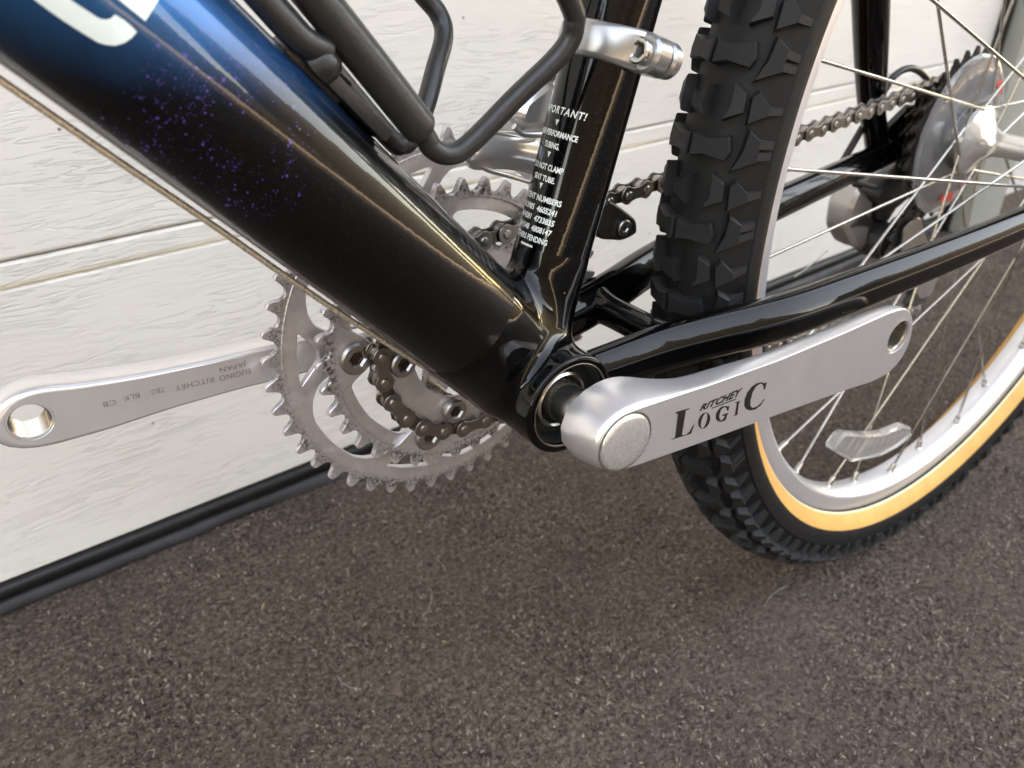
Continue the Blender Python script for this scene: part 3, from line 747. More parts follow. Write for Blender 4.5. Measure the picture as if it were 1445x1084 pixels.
part('ear', fix_normals(mk_mesh('ear', *ear(.0066, .0122, .006, .0278, .0067), 35)), ALUC, clamp)
hexl = [(.0022 * math.cos(PI / 3 * k), .0022 * math.sin(PI / 3 * k)) for k in range(6)]
def cap_bolt(org, axis, r, h, hexr, n=36):
    a, u, w_ = frame_of(axis); b = MB()
    hx = [(hexr * math.cos(PI / 3 * k + .3), hexr * math.sin(PI / 3 * k + .3)) for k in range(6)]
    b.put(*slab([circle_loop(0, 0, r, n), hx], h, 0, r * .12, lambda x, y, t: np.array(org) + u * x + w_ * y + a * t))
    b.put(*slab([hx], h * .06, 0, 0, lambda x, y, t: np.array(org) + u * x * 1.02 + w_ * y * 1.02 + a * t), 1)
    return b
part('clamp_bolt', cap_bolt(C0 + eE * .0212 - eT * .0042, -eT, .0046, .0036, .0028).mesh('clamp_bolt', 30, [STEEL, CHAIND]), None, clamp)

# --- front mech
fm = part('front_derailleur', None)
def arc_plate(r0, r1, a0, a1, n=24, rc=.004):
    out = [(r1 * math.cos(rad(t)), r1 * math.sin(rad(t))) for t in np.linspace(a0, a1, n)]
    inn = [(r0 * math.cos(rad(t)), r0 * math.sin(rad(t))) for t in np.linspace(a1, a0, n)]
    return out + inn
near_plate = rounded([(.0345, .0860), (.020, .0915), (.0070, .0945), (.0030, .0910), (.0030, .0830), (.0075, .0790), (.020, .0740), (.034, .0680), (.060, .052), (.082, .0300), (.0935, .0300), (.092, .038), (.080, .0505), (.062, .069)], .004, 4)
def bowed_plate():
    v = []; f = []; nt, nr = 46, 13
    for i in range(nt):
        th = 92.2 - (92.2 - 44) * (i / (nt - 1)) ** 1.2; k = min(1, (92.2 - th) / 7.0); hs = math.sqrt(max(0, 1 - (1 - k) ** 2.6))
        r0 = np.interp(th, [24, 60, 92], [.0865, .0790, .0800]); r1 = np.interp(th, [24, 60, 92], [.0985, .0955, .0945]); c, hr = (r0 + r1) / 2, (r1 - r0) / 2 * (.42 + .58 * hs)
        for j in range(nr):
            t = -1 + 2 * j / (nr - 1); r = c + hr * t; v.append((r * math.cos(rad(th)), .0322 - .0034 * (1 - t * t) * (.4 + .6 * hs) - .0008 * abs(t) ** 8, r * math.sin(rad(th))))
    for i in range(nt - 1):
        for j in range(nr - 1): f.append((i * nr + j, i * nr + j + 1, (i + 1) * nr + j + 1, (i + 1) * nr + j))
    n0 = len(v); v += [(x, y + .0013, z) for x, y, z in v]; f += [tuple(q_ + n0 for q_ in q) for q in f]
    rim_ = [j for j in range(nr)] + [i * nr + nr - 1 for i in range(1, nt)] + [(nt - 1) * nr + j for j in range(nr - 2, -1, -1)] + [i * nr for i in range(nt - 2, 0, -1)]
    for a_, b_ in zip(rim_, rim_[1:] + rim_[:1]): f.append((a_, b_, b_ + n0, a_ + n0))
    return fix_normals(mk_mesh('cage_plate', v, f, 60))
part('cage_plate', bowed_plate(), CHROME, fm)
# rolled rim of the plate
rim_p = catmull([(.036, .0318, .0856), (.020, .0316, .0912), (.0085, .0316, .0942), (.0036, .0316, .0912), (.0034, .0316, .0832), (.0080, .0316, .0790), (.020, .0316, .0742), (.034, .0316, .0682)], 5)
part('cage_rim', fix_normals(mk_mesh('cage_rim', *sweep(rim_p, circ(.0011, 10), up=(0, 1, 0)), 60)), CHROME, fm)
far_plate = rounded([(.055, .092), (.036, .100), (.0265, .100), (.0250, .090), (.0280, .084), (.038, .079), (.06, .064), (.086, .038), (.0955, .036), (.094, .044), (.075, .072)], .005, 4)
part('cage_plate', fix_normals(mk_mesh('cage_plate', *slab([far_plate], .0530, .0545, .0005, XZ), 30)), CHROME, fm)
part('cage_tail', fix_normals(mk_mesh('cage_tail', *slab([rounded([(.068, .046), (.078, .052), (.086, .047), (.0985, .0375), (.1000, .0300), (.0900, .0285), (.074, .0330)], .003)], .0325, .0500, .001, XZ), 30)), CHAIND, fm)
part('tail_bolt', cap_bolt((.0885, .0325, .0360), (0, -1, 0), .0042, .0022, .0016).mesh('tail_bolt', 30, [BOLTM, CHAIND]), None, fm)
part('link_block', fix_normals(mk_mesh('link_block', *slab([rounded([(.0180, .0995), (.0215, .1065), (.0360, .1130), (.0440, .1110), (.0440, .0985), (.0375, .0925), (.0220, .0935)], .003)], .0255, .0360, .0034, XZ), 30)), CHROME, fm)
part('link_rim', fix_normals(mk_mesh('link_rim', *sweep(catmull([(.0168, .0262, .0965), (.0225, .0258, .0925), (.0370, .0258, .0915), (.0435, .0258, .0965), (.0445, .0258, .1060)], 6), circ(.0013, 10), up=(0, 1, 0)), 60)), CHROME, fm)
part('swing_arm', fix_normals(mk_mesh('swing_arm', *sweep(catmull([(.040, .031, .106), (.047, .026, .116), (.052, .021, .126), (.054, .019, .134)], 6), rrect(.0035, .0055, .002, 3), up=(1, 0, 0)), 40)), CHROME, fm)
part('swing_arm', fix_normals(mk_mesh('swing_arm', *sweep(catmull([(.034, .030, .110), (.0415, .026, .118), (.048, .022, .128), (.050, .021, .137)], 6), rrect(.0022, .0038, .0014, 3), up=(1, 0, 0)), 40)), CHROME, fm)
#part('body_block', fix_normals(mk_mesh('body_block', *box((.042, .028, .124), (.022, .018, .026), .003), 30)), CHAIND, fm)

# --- chainrings
KB = .9565
def ring_teeth(N, a0, k=1.0, rtip=None):
    """tooth outline of a worn chainring"""
    Rp = .0127 / (2 * math.sin(PI / N)) * k; rs = .0037 * k; rt = rtip; out = []; Rc = Rp + .0010
    st = 2 * PI / N
    for i in range(N):
        g = a0 + (i + .5) * st                                        # gap centre
        t0 = g - st / 2
        hw = .0016 / rt
        wob = random.uniform(-.0003, .0002)
        for q_ in (-hw, -hw * .35, hw * .55, hw * 1.05): out.append(((rt + wob - (.0009 if abs(q_) > hw * .6 else 0)) * math.cos(t0 + q_), (rt + wob - (.0009 if abs(q_) > hw * .6 else 0)) * math.sin(t0 + q_)))
        c = np.array([math.cos(g), math.sin(g)]); s_ = np.array([-math.sin(g), math.cos(g)])
        for a in np.linspace(-1.35, 1.35, 9):
            p = c * (Rc - rs * math.cos(a)) + s_ * (rs * math.sin(a)); out.append(tuple(p))
    return out
def polar_loop(fr, n=180): return [(fr(t) * math.cos(t), fr(t) * math.sin(t)) for t in np.linspace(0, 2 * PI, n, endpoint=False)]
A5 = rad(175)
def arm_delta(t): 
    d = (t - A5) % (2 * PI / 5); return min(d, 2 * PI / 5 - d) * 180 / PI
def big_inner(t):
    d = arm_delta(t); return float(np.interp(d, [0, 5, 7, 9, 12, 16, 20, 24, 36], [.048, .0485, .053, .063, .0705, .0745, .0768, .0782, .0785]))
bigm = mat_ring('big_ring_alloy', .0868, .0935); midm = mat_ring('middle_ring_alloy', .0668, .0725); inm = mat_ring('inner_ring_alloy', .046, .052)
rings = {}
YB, YM, YI = .0551, .0480, .0400
def small_window(c, r0=.0680, r1=.0778, hw=9.5):
    return rounded([(r1 * math.cos(c + rad(d)), r1 * math.sin(c + rad(d))) for d in np.linspace(-hw, hw, 7)] + [(r0 * math.cos(c + rad(d)), r0 * math.sin(c + rad(d))) for d in (2.2, -2.2)], .0012, 3)
b = MB()
holes = [small_window(A5 + 2 * PI / 5 * k) for k in range(5)] + [circle_loop(.055 * math.cos(A5 + 2 * PI / 5 * k), .055 * math.sin(A5 + 2 * PI / 5 * k), .005, 16) for k in range(5)]
b.put(*slab([ring_teeth(46, 2.61866, KB, .0931)] + [polar_loop(lambda t: .0800, 120)], YB + .0003, YB + .0030, .0003, XZ))
b.put(*slab([polar_loop(lambda t: .0848, 160), polar_loop(big_inner, 260)] + holes, YB - .0001, YB + .0033, .0003, XZ))
rings['big'] = part('chainring', b.mesh('chainring', 30), bigm, label='largest outer chainring with worn teeth')
def mid_inner(t):
    d = arm_delta(t); return float(np.interp(d, [0, 6, 9, 12, 15, 36], [.0465, .047, .050, .056, .0640, .0640]))
def mid_flange(t):
    d = arm_delta(t); return float(np.interp(d, [0, 6, 9, 12, 16, 36], [.050, .051, .053, .056, .058, .058]))
b = MB()
holes = [circle_loop(.055 * math.cos(A5 + 2 * PI / 5 * k), .055 * math.sin(A5 + 2 * PI / 5 * k), .005, 16) for k in range(5)]
b.put(*slab([ring_teeth(36, 2.7188, .947, .0727), polar_loop(mid_inner, 260)] + holes, YM - .0012, YM + .0022, .0004, XZ))
b.put(*slab([polar_loop(lambda t: .0660, 140), polar_loop(mid_flange, 200)], YM + .0008, YM + .0034, .0003, XZ))
rings['mid'] = part('chainring', b.mesh('chainring', 30), midm, label='middle chainring with cut away windows')
b = MB()
holes = [circle_loop(.037 * math.cos(rad(180) + 2 * PI / 5 * k), .037 * math.sin(rad(180) + 2 * PI / 5 * k), .0042, 14) for k in range(5)]
b.put(*slab([ring_teeth(24, rad(171.5 + 7.5), .975, .0505), polar_loop(lambda t: .0305, 90)] + holes, YI - .0011, YI + .0011, .0003, XZ))
rings['in'] = part('chainring', b.mesh('chainring', 30), inm, label='smallest inner chainring carrying the chain')
def ring_bolt(parent, c, y, r, hr, dep):
    o = cap_bolt((c[0], y, c[1]), (0, -1, 0), r, dep, hr, 30).mesh('chainring_bolt', 30, [BOLTM, RUST]); part('chainring_bolt', o, None, parent)
for k in range(5):
    a = A5 + 2 * PI / 5 * k; ring_bolt(rings['mid'], (.055 * math.cos(a), .055 * math.sin(a)), YM - .0012, .0076, .0033, .0030)
    a = rad(180) + 2 * PI / 5 * k; ring_bolt(rings['in'], (.037 * math.cos(a), .037 * math.sin(a)), YI - .0011, .0064, .0031, .0040)
sp = MB()
for k in range(5):
    a = A5 + 2 * PI / 5 * k; c, s_ = math.cos(a), math.sin(a)
    L = [(.014, -.012), (.030, -.0085), (.045, -.0075), (.055, -.0078)] + [(.055 + .0078 * math.sin(t), -.0078 * math.cos(t)) for t in np.linspace(.4, PI - .4, 7)] + [(.055, .0078), (.045, .0075), (.030, .0085), (.014, .012)]
    sp.put(*slab([[(x * c - y * s_, x * s_ + y * c) for x, y in L]], .0512, .0600, .0018, XZ))
    L = [(x * c - y * s_, x * s_ + y * c) for x, y in circle_loop(.037, 0, .0072, 20)]
    sp.put(*slab([L], .0412, .055, .0006, XZ))
sp.put(*lathe([(.010, .036), (.0165, .037), (.0185, .040), (.020, .046), (.022, .052), (.022, .062), (.010, .064)], n=48))
part('crank_spider', sp.mesh('crank_spider', 30), ALU)

# --- cranks
TH = -.04881; CL = .17754
def crank(name, O, U, V, N, outline, depth, prof, hole_r, mat, boss=None, cap_u=.172):
    """outline (mm) in U,V on the flat face; layers go down along -N"""
    L = np.array(outline) / 1000; L = L if area2(L) > 0 else L[::-1]
    # densify
    D = []
    for i in range(len(L)):
        p, p2 = L[i], L[(i + 1) % len(L)]; n = max(1, int(np.linalg.norm(p2 - p) / .004))
        for k in range(n): D.append(p + (p2 - p) * k / n)
    D = np.array(D)
    for _ in range(2): D = .25 * np.roll(D, 1, 0) + .5 * D + .25 * np.roll(D, -1, 0)
    ua = np.clip(D[:, 0], 0, cap_u); mid = np.interp(ua, [0, .045, .09, .147, .172], np.array(prof['mid']) / 1000)
    A = np.stack([ua, mid], 1); off = D - A
    dep = np.interp(ua, prof['du'], prof['dd'])
    ts = [0, .012, .05, .14, .30, .48, .66, .82, .93, 1.0]
    v = []; rings_ = []
    for t in ts:
        sc_arm = np.interp(t, [0, .02, .06, .3, .55, .8, 1], prof['arm']); sc_boss = np.interp(t, [0, .02, .06, .2, .42, .7, 1], prof['boss'])
        wgt = smoothstep(prof['bu0'], prof['bu1'], ua); sc = sc_boss * (1 - wgt) + sc_arm * wgt
        rings_.append(len(v)); P = A + off * sc[:, None]
        for p, d_ in zip(P, dep): v.append(O + U * p[0] + V * p[1] - N * (d_ * t))
    n = len(D); f = []
    hl = circle_loop(CL * prof.get('hs', 1), 0, hole_r, 36); hb = len(v)
    hd = np.interp(CL, prof['du'], prof['dd'])
    for t in (0, 1):
        for x, y in hl: v.append(O + U * x + V * y - N * (hd * t))
    P0 = np.array([((q - O) @ U, (q - O) @ V) for q in v[:n]]); tri = fill2d([P0, np.array(hl)])
    mp = lambda i, b0, h0: i + b0 if i < n else i - n + h0
    f += [tuple(mp(i, 0, hb) for i in t) for t in tri]
    Pb = np.array([((q - O) @ U, (q - O) @ V) for q in v[rings_[-1]:rings_[-1] + n]]); tri = fill2d([Pb, np.array(hl)])
    f += [tuple(mp(i, rings_[-1], hb + 36) for i in t) for t in tri]
    for k in range(len(ts) - 1):
        for i in range(n):
            j = (i + 1) % n; f.append((rings_[k] + i, rings_[k] + j, rings_[k + 1] + j, rings_[k + 1] + i))
    for i in range(36):
        j = (i + 1) % 36; f.append((hb + i, hb + j, hb + 36 + j, hb + 36 + i))
    me = fix_normals(mk_mesh(name, v, f, 32))
    fl = [abs(p.normal @ Vector(N)) < .9995 for p in me.polygons]; me.polygons.foreach_set('use_smooth', fl); return part(name, me, mat)
U = np.array([CL * math.cos(TH), -.0734 + .06551, CL * math.sin(TH)]); U /= np.linalg.norm(U)
V = np.array([-math.sin(TH), 0, math.cos(TH)]); N = np.cross(U, V); N = N if N[1] < 0 else -N; N /= np.linalg.norm(N)
O = np.array([0, -.06551, 0])
out1 = [(-14.5, 2), (-13, 7), (-9.0, 11.0), (-1, 14.1), (11.5, 13.6), (26.3, 13.2), (42, 12.5), (85, 12.1), (133, 14.2), (160, 16.2), (174, 16.2), (182, 13.4), (187.5, 8), (190.8, 1.0), (191.3, -6), (189.6, -14.6), (185.8, -19.2), (180, -21.8), (165.6, -22.7), (147.6, -21), (94.5, -18.3), (48.7, -16.4), (8.6, -14.2), (-4.4, -13.2), (-10.5, -9.5), (-13.8, -4)]
prof1 = dict(mid=[0, -2, -3.1, -3.4, -3.2], du=[0, .012, .026, .045, .09, .16, .178], dd=[.0185, .0185, .0170, .0150, .0125, .0120, .0120],
             arm=[.965, .995, 1.0, 1.0, .97, .88, .70], boss=[.955, 1.0, 1.04, 1.11, 1.19, 1.27, 1.24], bu0=.004, bu1=.040)
near = crank('crank_arm', O, U, V, N, out1, None, prof1, .0082, ALUF)
near['label'] = 'near crank arm with black lettering and dust cap'
part('dust_cap', fix_normals(mk_mesh('dust_cap', *lathe([(.0, .0016), (.006, .0015), (.0105, .0011), (.0116, .0007), (.0121, .0000), (.0121, -.001)], axis=N, org=O + N * .0002, n=64), 50)), mat_alu('pitted_chrome_cap', (.78, .76, .72), .26, None, 1.0, .03, .72), near)
part('cap_groove', fix_normals(mk_mesh('cap_groove', *lathe([(.0121, .00005), (.0127, .0002), (.0131, .00005)], axis=N, org=O + N * .0001, n=64), 50)), BOLTM, near)
def thread(O_, U_, V_, N_, r, d):
    pr = [(r + .0007, .0001), (r, -.0006)]
    k = 0
    while k * .0009 < d - .0015:
        pr += [(r - .0001, -.0010 - k * .0009), (r - .0009, -.00145 - k * .0009)]; k += 1
    return fix_normals(mk_mesh('pedal_thread', *lathe(pr, axis=N_, org=O_ + U_ * CL, n=40), 20))
part('pedal_thread', thread(O, U, V, N, .0083, .012), STEEL, near)
LET = {"L": [[[25.07, -7.78], [27.4, -7.24], [26.84, 3.99], [25.4, 4.53], [25.43, 5.13], [33.11, 4.59], [33.06, 4.11], [31.14, 3.99], [31.3, -7.61], [33.49, -8.15], [35.58, -7.38], [37.02, -4.68], [37.73, -4.49], [36.71, -8.75]]],
 "O": [[[47.0, -5.86], [46.87, -6.7], [46.57, -7.43], [46.1, -8.03], [45.48, -8.45], [44.77, -8.69], [43.98, -8.71], [43.16, -8.54], [42.35, -8.16], [41.59, -7.62], [40.93, -6.92], [40.39, -6.12], [40.0, -5.24], [39.77, -4.34], [39.73, -3.46], [39.86, -2.64], [40.17, -1.92], [40.63, -1.34], [41.23, -.92], [41.93, -.68], [42.71, -.65], [43.51, -.81], [44.32, -1.17], [45.07, -1.7], [45.75, -2.38], [46.3, -3.18], [46.71, -4.05], [46.95, -4.96]], [[45.0, -5.2], [44.89, -5.98], [44.7, -6.7], [44.44, -7.32], [44.13, -7.8], [43.78, -8.12], [43.4, -8.27], [43.03, -8.23], [42.66, -8.02], [42.34, -7.63], [42.06, -7.1], [41.85, -6.45], [41.71, -5.7], [41.66, -4.91], [41.69, -4.11], [41.8, -3.33], [41.99, -2.62], [42.24, -2.02], [42.55, -1.54], [42.9, -1.22], [43.27, -1.08], [43.64, -1.11], [44.0, -1.31], [44.33, -1.69], [44.61, -2.21], [44.82, -2.86], [44.96, -3.6], [45.02, -4.39]]],
 "G": [[[57.59, -2.07], [57.67, -4.5], [56.91, -4.26], [55.84, -2.5], [54.3, -1.58], [52.69, -2.57], [52.33, -5.46], [53.41, -7.76], [54.85, -8.23], [55.72, -7.43], [55.8, -6.24], [54.32, -6.02], [54.31, -5.32], [57.92, -5.54], [57.95, -6.07], [57.34, -6.44], [57.23, -8.58], [56.13, -9.09], [53.64, -8.7], [51.46, -7.33], [50.28, -5.65], [50.02, -3.42], [51.17, -1.65], [53.08, -.9], [55.61, -1.57], [56.53, -2.07]]],
 "I": [[[61.1, -8.53], [62.51, -8.11], [62.19, -2.22], [61.11, -1.79], [61.19, -1.47], [64.22, -1.68], [64.1, -2.08], [63.61, -2.49], [64.11, -7.97], [64.08, -8.49], [64.68, -8.68]]],
 "C": [[[79.56, 2.55], [79.53, -.83], [78.6, -.56], [77.63, 1.82], [75.52, 3.31], [72.88, 2.8], [71.38, .23], [71.04, -3.58], [71.9, -6.71], [73.4, -8.07], [76.05, -8.46], [78.61, -7.49], [80.1, -5.73], [80.8, -6.16], [78.96, -8.71], [75.84, -9.74], [72.26, -9.04], [69.31, -7.43], [67.47, -5.09], [66.88, -1.86], [67.78, 1.32], [69.93, 3.46], [73.02, 4.26], [75.93, 3.83], [77.94, 2.68], [78.69, 3.03]]]}
STK = [[[62.97, 1.4], [62.59, .41], [61.07, .02], [56.73, .2], [46.87, .14]]]
let = MB(); face = lambda p, e=.00007: O + U * (p[0] / 1000) + V * (p[1] / 1000) + N * e
for ch, loops in LET.items():
    pts = [p for L in loops for p in L]; let.put([face(p) for p in pts], fill2d(loops))
v, f = text2d('RITCHEY', 1, .38, .045, 1, 1.06, 'LEFT'); xs_ = [p[0] for p in v]; ys_ = [p[1] for p in v]
kx = 25.0 / (max(xs_) - min(xs_)); ky = 3.0 / (max(ys_) - min(ys_))
let.put([face((39.3 + (x - min(xs_)) * kx, .95 + (y - min(ys_)) * ky * (1 + .012 * (x - min(xs_)) * kx))) for x, y in v], f)
for k, st in enumerate(STK[-1:]):
    st = st[2:] if k == 0 else st
    for (a, b_) in zip(st[:-1], st[1:]):
        a, b_ = np.array(a), np.array(b_); d = (b_ - a) / np.linalg.norm(b_ - a); n_ = np.array([-d[1], d[0]]) * .25; a = a - d * .1; b_ = b_ + d * .1
        let.put([face(p, .00008 + k * 1e-6) for p in (a - n_, b_ - n_, b_ + n_, a + n_)], [(0, 1, 2, 3)])
part('lettering', mk_mesh('lettering', let.v, let.f, smooth=False), INK, near)

# far crank
Of = np.array([0, .0632, 0]); Uf = np.array([-CL * math.cos(TH), .06999 - .0632, -CL * math.sin(TH)]); Uf /= np.linalg.norm(Uf)
Nf = np.cross(Uf, V); Nf = Nf if Nf[1] < 0 else -Nf; Nf /= np.linalg.norm(Nf)
out2 = [(-12, 0), (-8, 9), (0, 12), (20, 10.5), (60, 8.0), (85, 7.6), (110, 7.6), (136, 8.6), (160, 11), (172, 13.4), (181, 12.6), (188, 8), (192.5, 0), (190, -8), (183, -12.8), (173.3, -14), (153, -13.4), (128.4, -11.2), (102, -10.4), (85, -10.8), (60, -11), (20, -11.5), (0, -12), (-8, -9)]
prof2 = dict(mid=[0, -1.2, -1.4, -2.0, 0], du=[0, .178], dd=[.0135, .0135], arm=[.80, .86, .92, 1.04, 1.10, 1.05, .92], boss=[.8, .9, 1, 1, 1, 1, 1], bu0=.004, bu1=.040)
far = crank('crank_arm', Of, Uf, V, Nf, out2, None, prof2, .0073, mat_alu('polished_far_crank', (.80, .775, .76), 0.25, None, .0, .0, .6, .4))
far['label'] = 'far crank arm pointing forwards with stamped letters'
part('pedal_thread', thread(Of, Uf, V, Nf, .0074, .0135), STEEL, far)
let = MB()
for body, u0, u1, v0, hgt in (('SUGINO', .0943, .1077, -.0021, .0027), ('RITCHEY', .1100, .1255, -.0015, .0027), ('TBO', .1295, .1345, -.0006, .0025), ('BLK', .1390, .1452, -.0004, .0025), ('CB', .1478, .1526, -.0008, .0025), ('JAPAN', .0957, .1070, .0018, .0025)):
    v, f = text2d(body, hgt * 1.35, 0, -.00002, 1, 1.05, 'LEFT'); xs_ = [p[0] for p in v]; k = (u1 - u0) / (max(xs_) - min(xs_))
    let.put([Of + Uf * (u0 + (x - min(xs_)) * k) - V * (y - hgt * .5) + V * v0 + Nf * .00008 for x, y in v], f)
part('stamped_lettering', mk_mesh('stamped_lettering', let.v, let.f, smooth=False), STAMP, far)

# ------------------------------------------------------------------ rear wheel
WX, WZ = .42118, .02853
wheel = part('rear_wheel', None, loc=(WX, 0, WZ))
TR, TC = .3021, .0230                          # tyre: centre-line radius, casing radius
def tsurf(th, ph, h=0.0):
    aph = abs(ph); h = h + .0013 * float(smoothstep(76, 100, aph)); th, ph = rad(th), rad(ph); rr = TR + (TC + h) * math.cos(ph); y = (TC + h) * math.sin(ph); return (rr * math.cos(th), y, rr * math.sin(th))
def tyre():
    b = MB(); n = 240
    phs = [-147, -143, -137, -128, -118, -113.5, -113, -108, -100, -93, -88, -86.5, -85, -70, -55, -40, -25, -10]
    phs = phs + [-p for p in phs[::-1]]; hs = []
    for p in phs:
        a = abs(p); hs.append(.0009 if 85.5 < a < 92 else (.0003 if a < 113.2 else 0))
    m = len(phs); v = []
    for k in range(n):
        for p, h in zip(phs, hs): v.append(tsurf(360 * k / n, p, h))
    f = []; mi = []
    for k in range(n):
        for j in range(m - 1):
            k2 = (k + 1) % n; f.append((k * m + j, k * m + j + 1, k2 * m + j + 1, k2 * m + j)); a = max(abs(phs[j]), abs(phs[j + 1])); a0 = min(abs(phs[j]), abs(phs[j + 1]))
            mi.append(2 if a0 >= 142.5 else (1 if a0 >= 113.4 else 0))
    b.v = v; b.f = f; b.m = mi
    def knob(poly, h, h2=None, e=.35):
        """poly: (theta, phi); h per vertex or one height"""
        hh = h if hasattr(h, '__len__') else [h] * len(poly); P = np.array(poly, float); c = P.mean(0)
        lay = [(1.09, lambda q_: -.0008), (1.0, lambda q_: q_ - .0006), (.93, lambda q_: q_)]; v = []; m_ = len(poly)
        for sc, hf in lay:
            for p, q_ in zip(P, hh): x = c + (p - c) * sc; v.append(tsurf(x[0], x[1], max(-.0008, hf(q_))))
        f = [tuple(2 * m_ + i for i in range(m_))]
        for l in range(2):
            for i in range(m_): j = (i + 1) % m_; f.append((l * m_ + i, l * m_ + j, (l + 1) * m_ + j, (l + 1) * m_ + i))
        b.put(v, f)
    st = 360 / 54
    for k in range(54):
        A = 164.1 + st * k; B_ = 167.45 + st * k
        for sg in (1, -1):
            c = 3.0
            def mir(L): return [(t, c + (p - c) * sg) for t, p in L]
            knob(mir([(A - 1.05, 1), (A - .80, -12), (A - 1.25, -33), (A - .2, -37), (A + .55, -33), (A + .35, -12), (A + .65, 1)]), .0060)
            knob(mir([(B_ - 1.7, -26), (B_ - 1.05, -38), (B_ + .25, -39.5), (B_ + 1.05, -22), (B_ + .1, -27)]), .0056)
            # shoulder lug and its fin running down the side wall
            knob(mir([(A - 1.9, -49), (A - 1.3, -60.5), (A + .35, -61.5), (A + 1.4, -40), (A - .3, -47)]), [.0052, .0060, .0060, .0036, .0056])
            knob(mir([(A - 1.30, -58), (A - 1.28, -83), (A - .62, -83.5), (A - .62, -58)]), [.0058, .0012, .0012, .0058])
            knob(mir([(A - .38, -58), (A - .40, -83.5), (A + .25, -84), (A + .32, -58)]), [.0055, .0011, .0011, .0055])
            knob(mir([(B_ - 1.4, -48), (B_ - .45, -61.5), (B_ + .2, -61), (B_ + 1.05, -45), (B_ - .9, -43)]), [.0050, .0058, .0058, .0042, .0050])
            knob(mir([(B_ - .5, -58), (B_ - .6, -82.5), (B_ + .02, -83), (B_ + .2, -58)]), [.0055, .0011, .0011, .0055])
        knob([(B_ - 1.25, -4), (B_ - .5, 8), (B_ - .7, 13), (B_ + .45, 12), (B_ + .95, -5), (B_ + .15, -1)], .0058)
    return b.mesh('tyre', 34, [RUBBER, TAN, CREAM])
part('tyre', tyre(), None, wheel)
ri, ro, ry = .26947, .2816, .01147
pr = [(ro - .004, -ry + .0015), (ro, -ry + .0012), (ro + .0002, -ry), (ro - .0008, -ry - .0004), (ri + .0012, -ry - .0002), (ri, -ry + .0006), (ri - .0012, -ry + .003), (ri - .0030, -ry + .0065), (ri - .0036, 0)]
pr = pr + [(r, -y) for r, y in pr[-2::-1]]
part('rim', fix_normals(mk_mesh('rim', *lathe(pr, n=240), 25)), RIMA, wheel)
def hub():
    h = [(.0, -.066), (.005, -.066), (.005, -.050), (.0085, -.050), (.0105, -.040), (.0205, -.0375), (.0225, -.0365), (.0225, -.0335), (.0205, -.0325), (.0150, -.0315), (.0110, -.028), (.0085, -.020), (.0078, -.012), (.0078, .002), (.0085, .008), (.0115, .0135), (.0165, .0178), (.0215, .0200), (.0232, .0210), (.0232, .0240), (.0205, .0250), (.0170, .0255), (.0170, .062), (.009, .064), (.005, .064), (.005, .072), (.0, .072)]
    return fix_normals(mk_mesh('hub', *lathe(h, n=56), 30))
part('hub', hub(), CHROME, wheel)
ph0 = -142.0
spoke_me = None
for k in range(32):
    a = rad(ph0 + 11.25 * k); ds = k % 2 == 1
    j = (k // 2) % 2
    dirn = (-1 if j == 1 else 1) if ds else (1 if j == 0 else -1)
    ah = a + dirn * rad(67.5 + (0 if ds else 0)); yh = .0225 if ds else -.035
    yo = yh + (.0012 if (k // 4) % 2 else -.0012)
    p1 = np.array([.0212 * math.cos(ah), yo, .0212 * math.sin(ah)]); p2 = np.array([.264 * math.cos(a), (.0022 if ds else -.0022), .264 * math.sin(a)])
    bend = np.array([.0212 * math.cos(ah), yh + (.0 if ds else 0), .0212 * math.sin(ah)])
    part('spoke', fix_normals(mk_mesh('spoke', *sweep([p1, p1 * .5 + p2 * .5, p2], circ(.00098, 8), up=(0, 1, 0)), 60)), STEEL, wheel)
    d = (p1 - p2) / np.linalg.norm(p1 - p2); d2 = -np.array([math.cos(a), 0, math.sin(a)])
    pr = [(0, -.002), (.0028, -.002), (.0029, 0), (.0021, .0012), (.0019, .007), (.0014, .0082), (.0009, .0084)]
    part('nipple', fix_normals(mk_mesh('nipple', *lathe(pr, axis=d, org=p2 - d * .0015, n=12), 30)), STEEL, wheel)
# clear spoke protector
pr = [(.022, .0300), (.030, .0300), (.0345, .0312), (.0390, .0300), (.0480, .0322), (.0545, .0336), (.0556, .0345), (.0545, .0350), (.0480, .0338), (.0390, .0316), (.0345, .0328), (.030, .0316), (.022, .0316)]
prot = part('spoke_protector', fix_normals(mk_mesh('spoke_protector', *lathe(pr, n=96, closed=True), 50)), CLEAR, wheel)
b = MB()
for a0, a1, r0, r1 in ((-105, -82, .040, .0465), (-70, -58, .038, .045), (38, 55, .041, .046)):
    L = arc_plate(r0, r1, a0, a1, 8); part('red_print', mk_mesh('red_print', [(x, .0296, z) for x, z in L], [tuple(range(len(L)))], smooth=False), RED, prot)

# clear reflector clipped to the near spokes
def pol(r, a, y=0): return (r * math.cos(rad(a)), r * math.sin(rad(a)))
L = [pol(.2440, -138.2), pol(.2300, -138.0), pol(.2200, -130.5), pol(.2118, -122.5), pol(.2018, -114.6), pol(.2045, -110.4), pol(.2110, -108.6), pol(.2205, -113.0), pol(.2290, -118.6), pol(.2330, -123.0), pol(.2400, -128.4)]
rf = part('reflector', fix_normals(mk_mesh('reflector', *slab([rounded(L, .004, 3)], -.0245, -.0165, .0016, XZ), 30)), REFL, wheel, label='clear plastic reflector clipped between spokes')
b = MB()
for t in np.linspace(.12, .88, 9):
    p0 = np.array(pol(.2400 - t * .033, -136 + t * 25)); p1 = np.array(pol(.2280 - t * .024 + .0, -136 + t * 25)); b.put(*sweep([(p0[0], -.0205, p0[1]), ((p0[0] + p1[0]) / 2, -.0200, (p0[1] + p1[1]) / 2), (p1[0], -.0205, p1[1])], circ(.0012, 6), up=(0, 1, 0)))
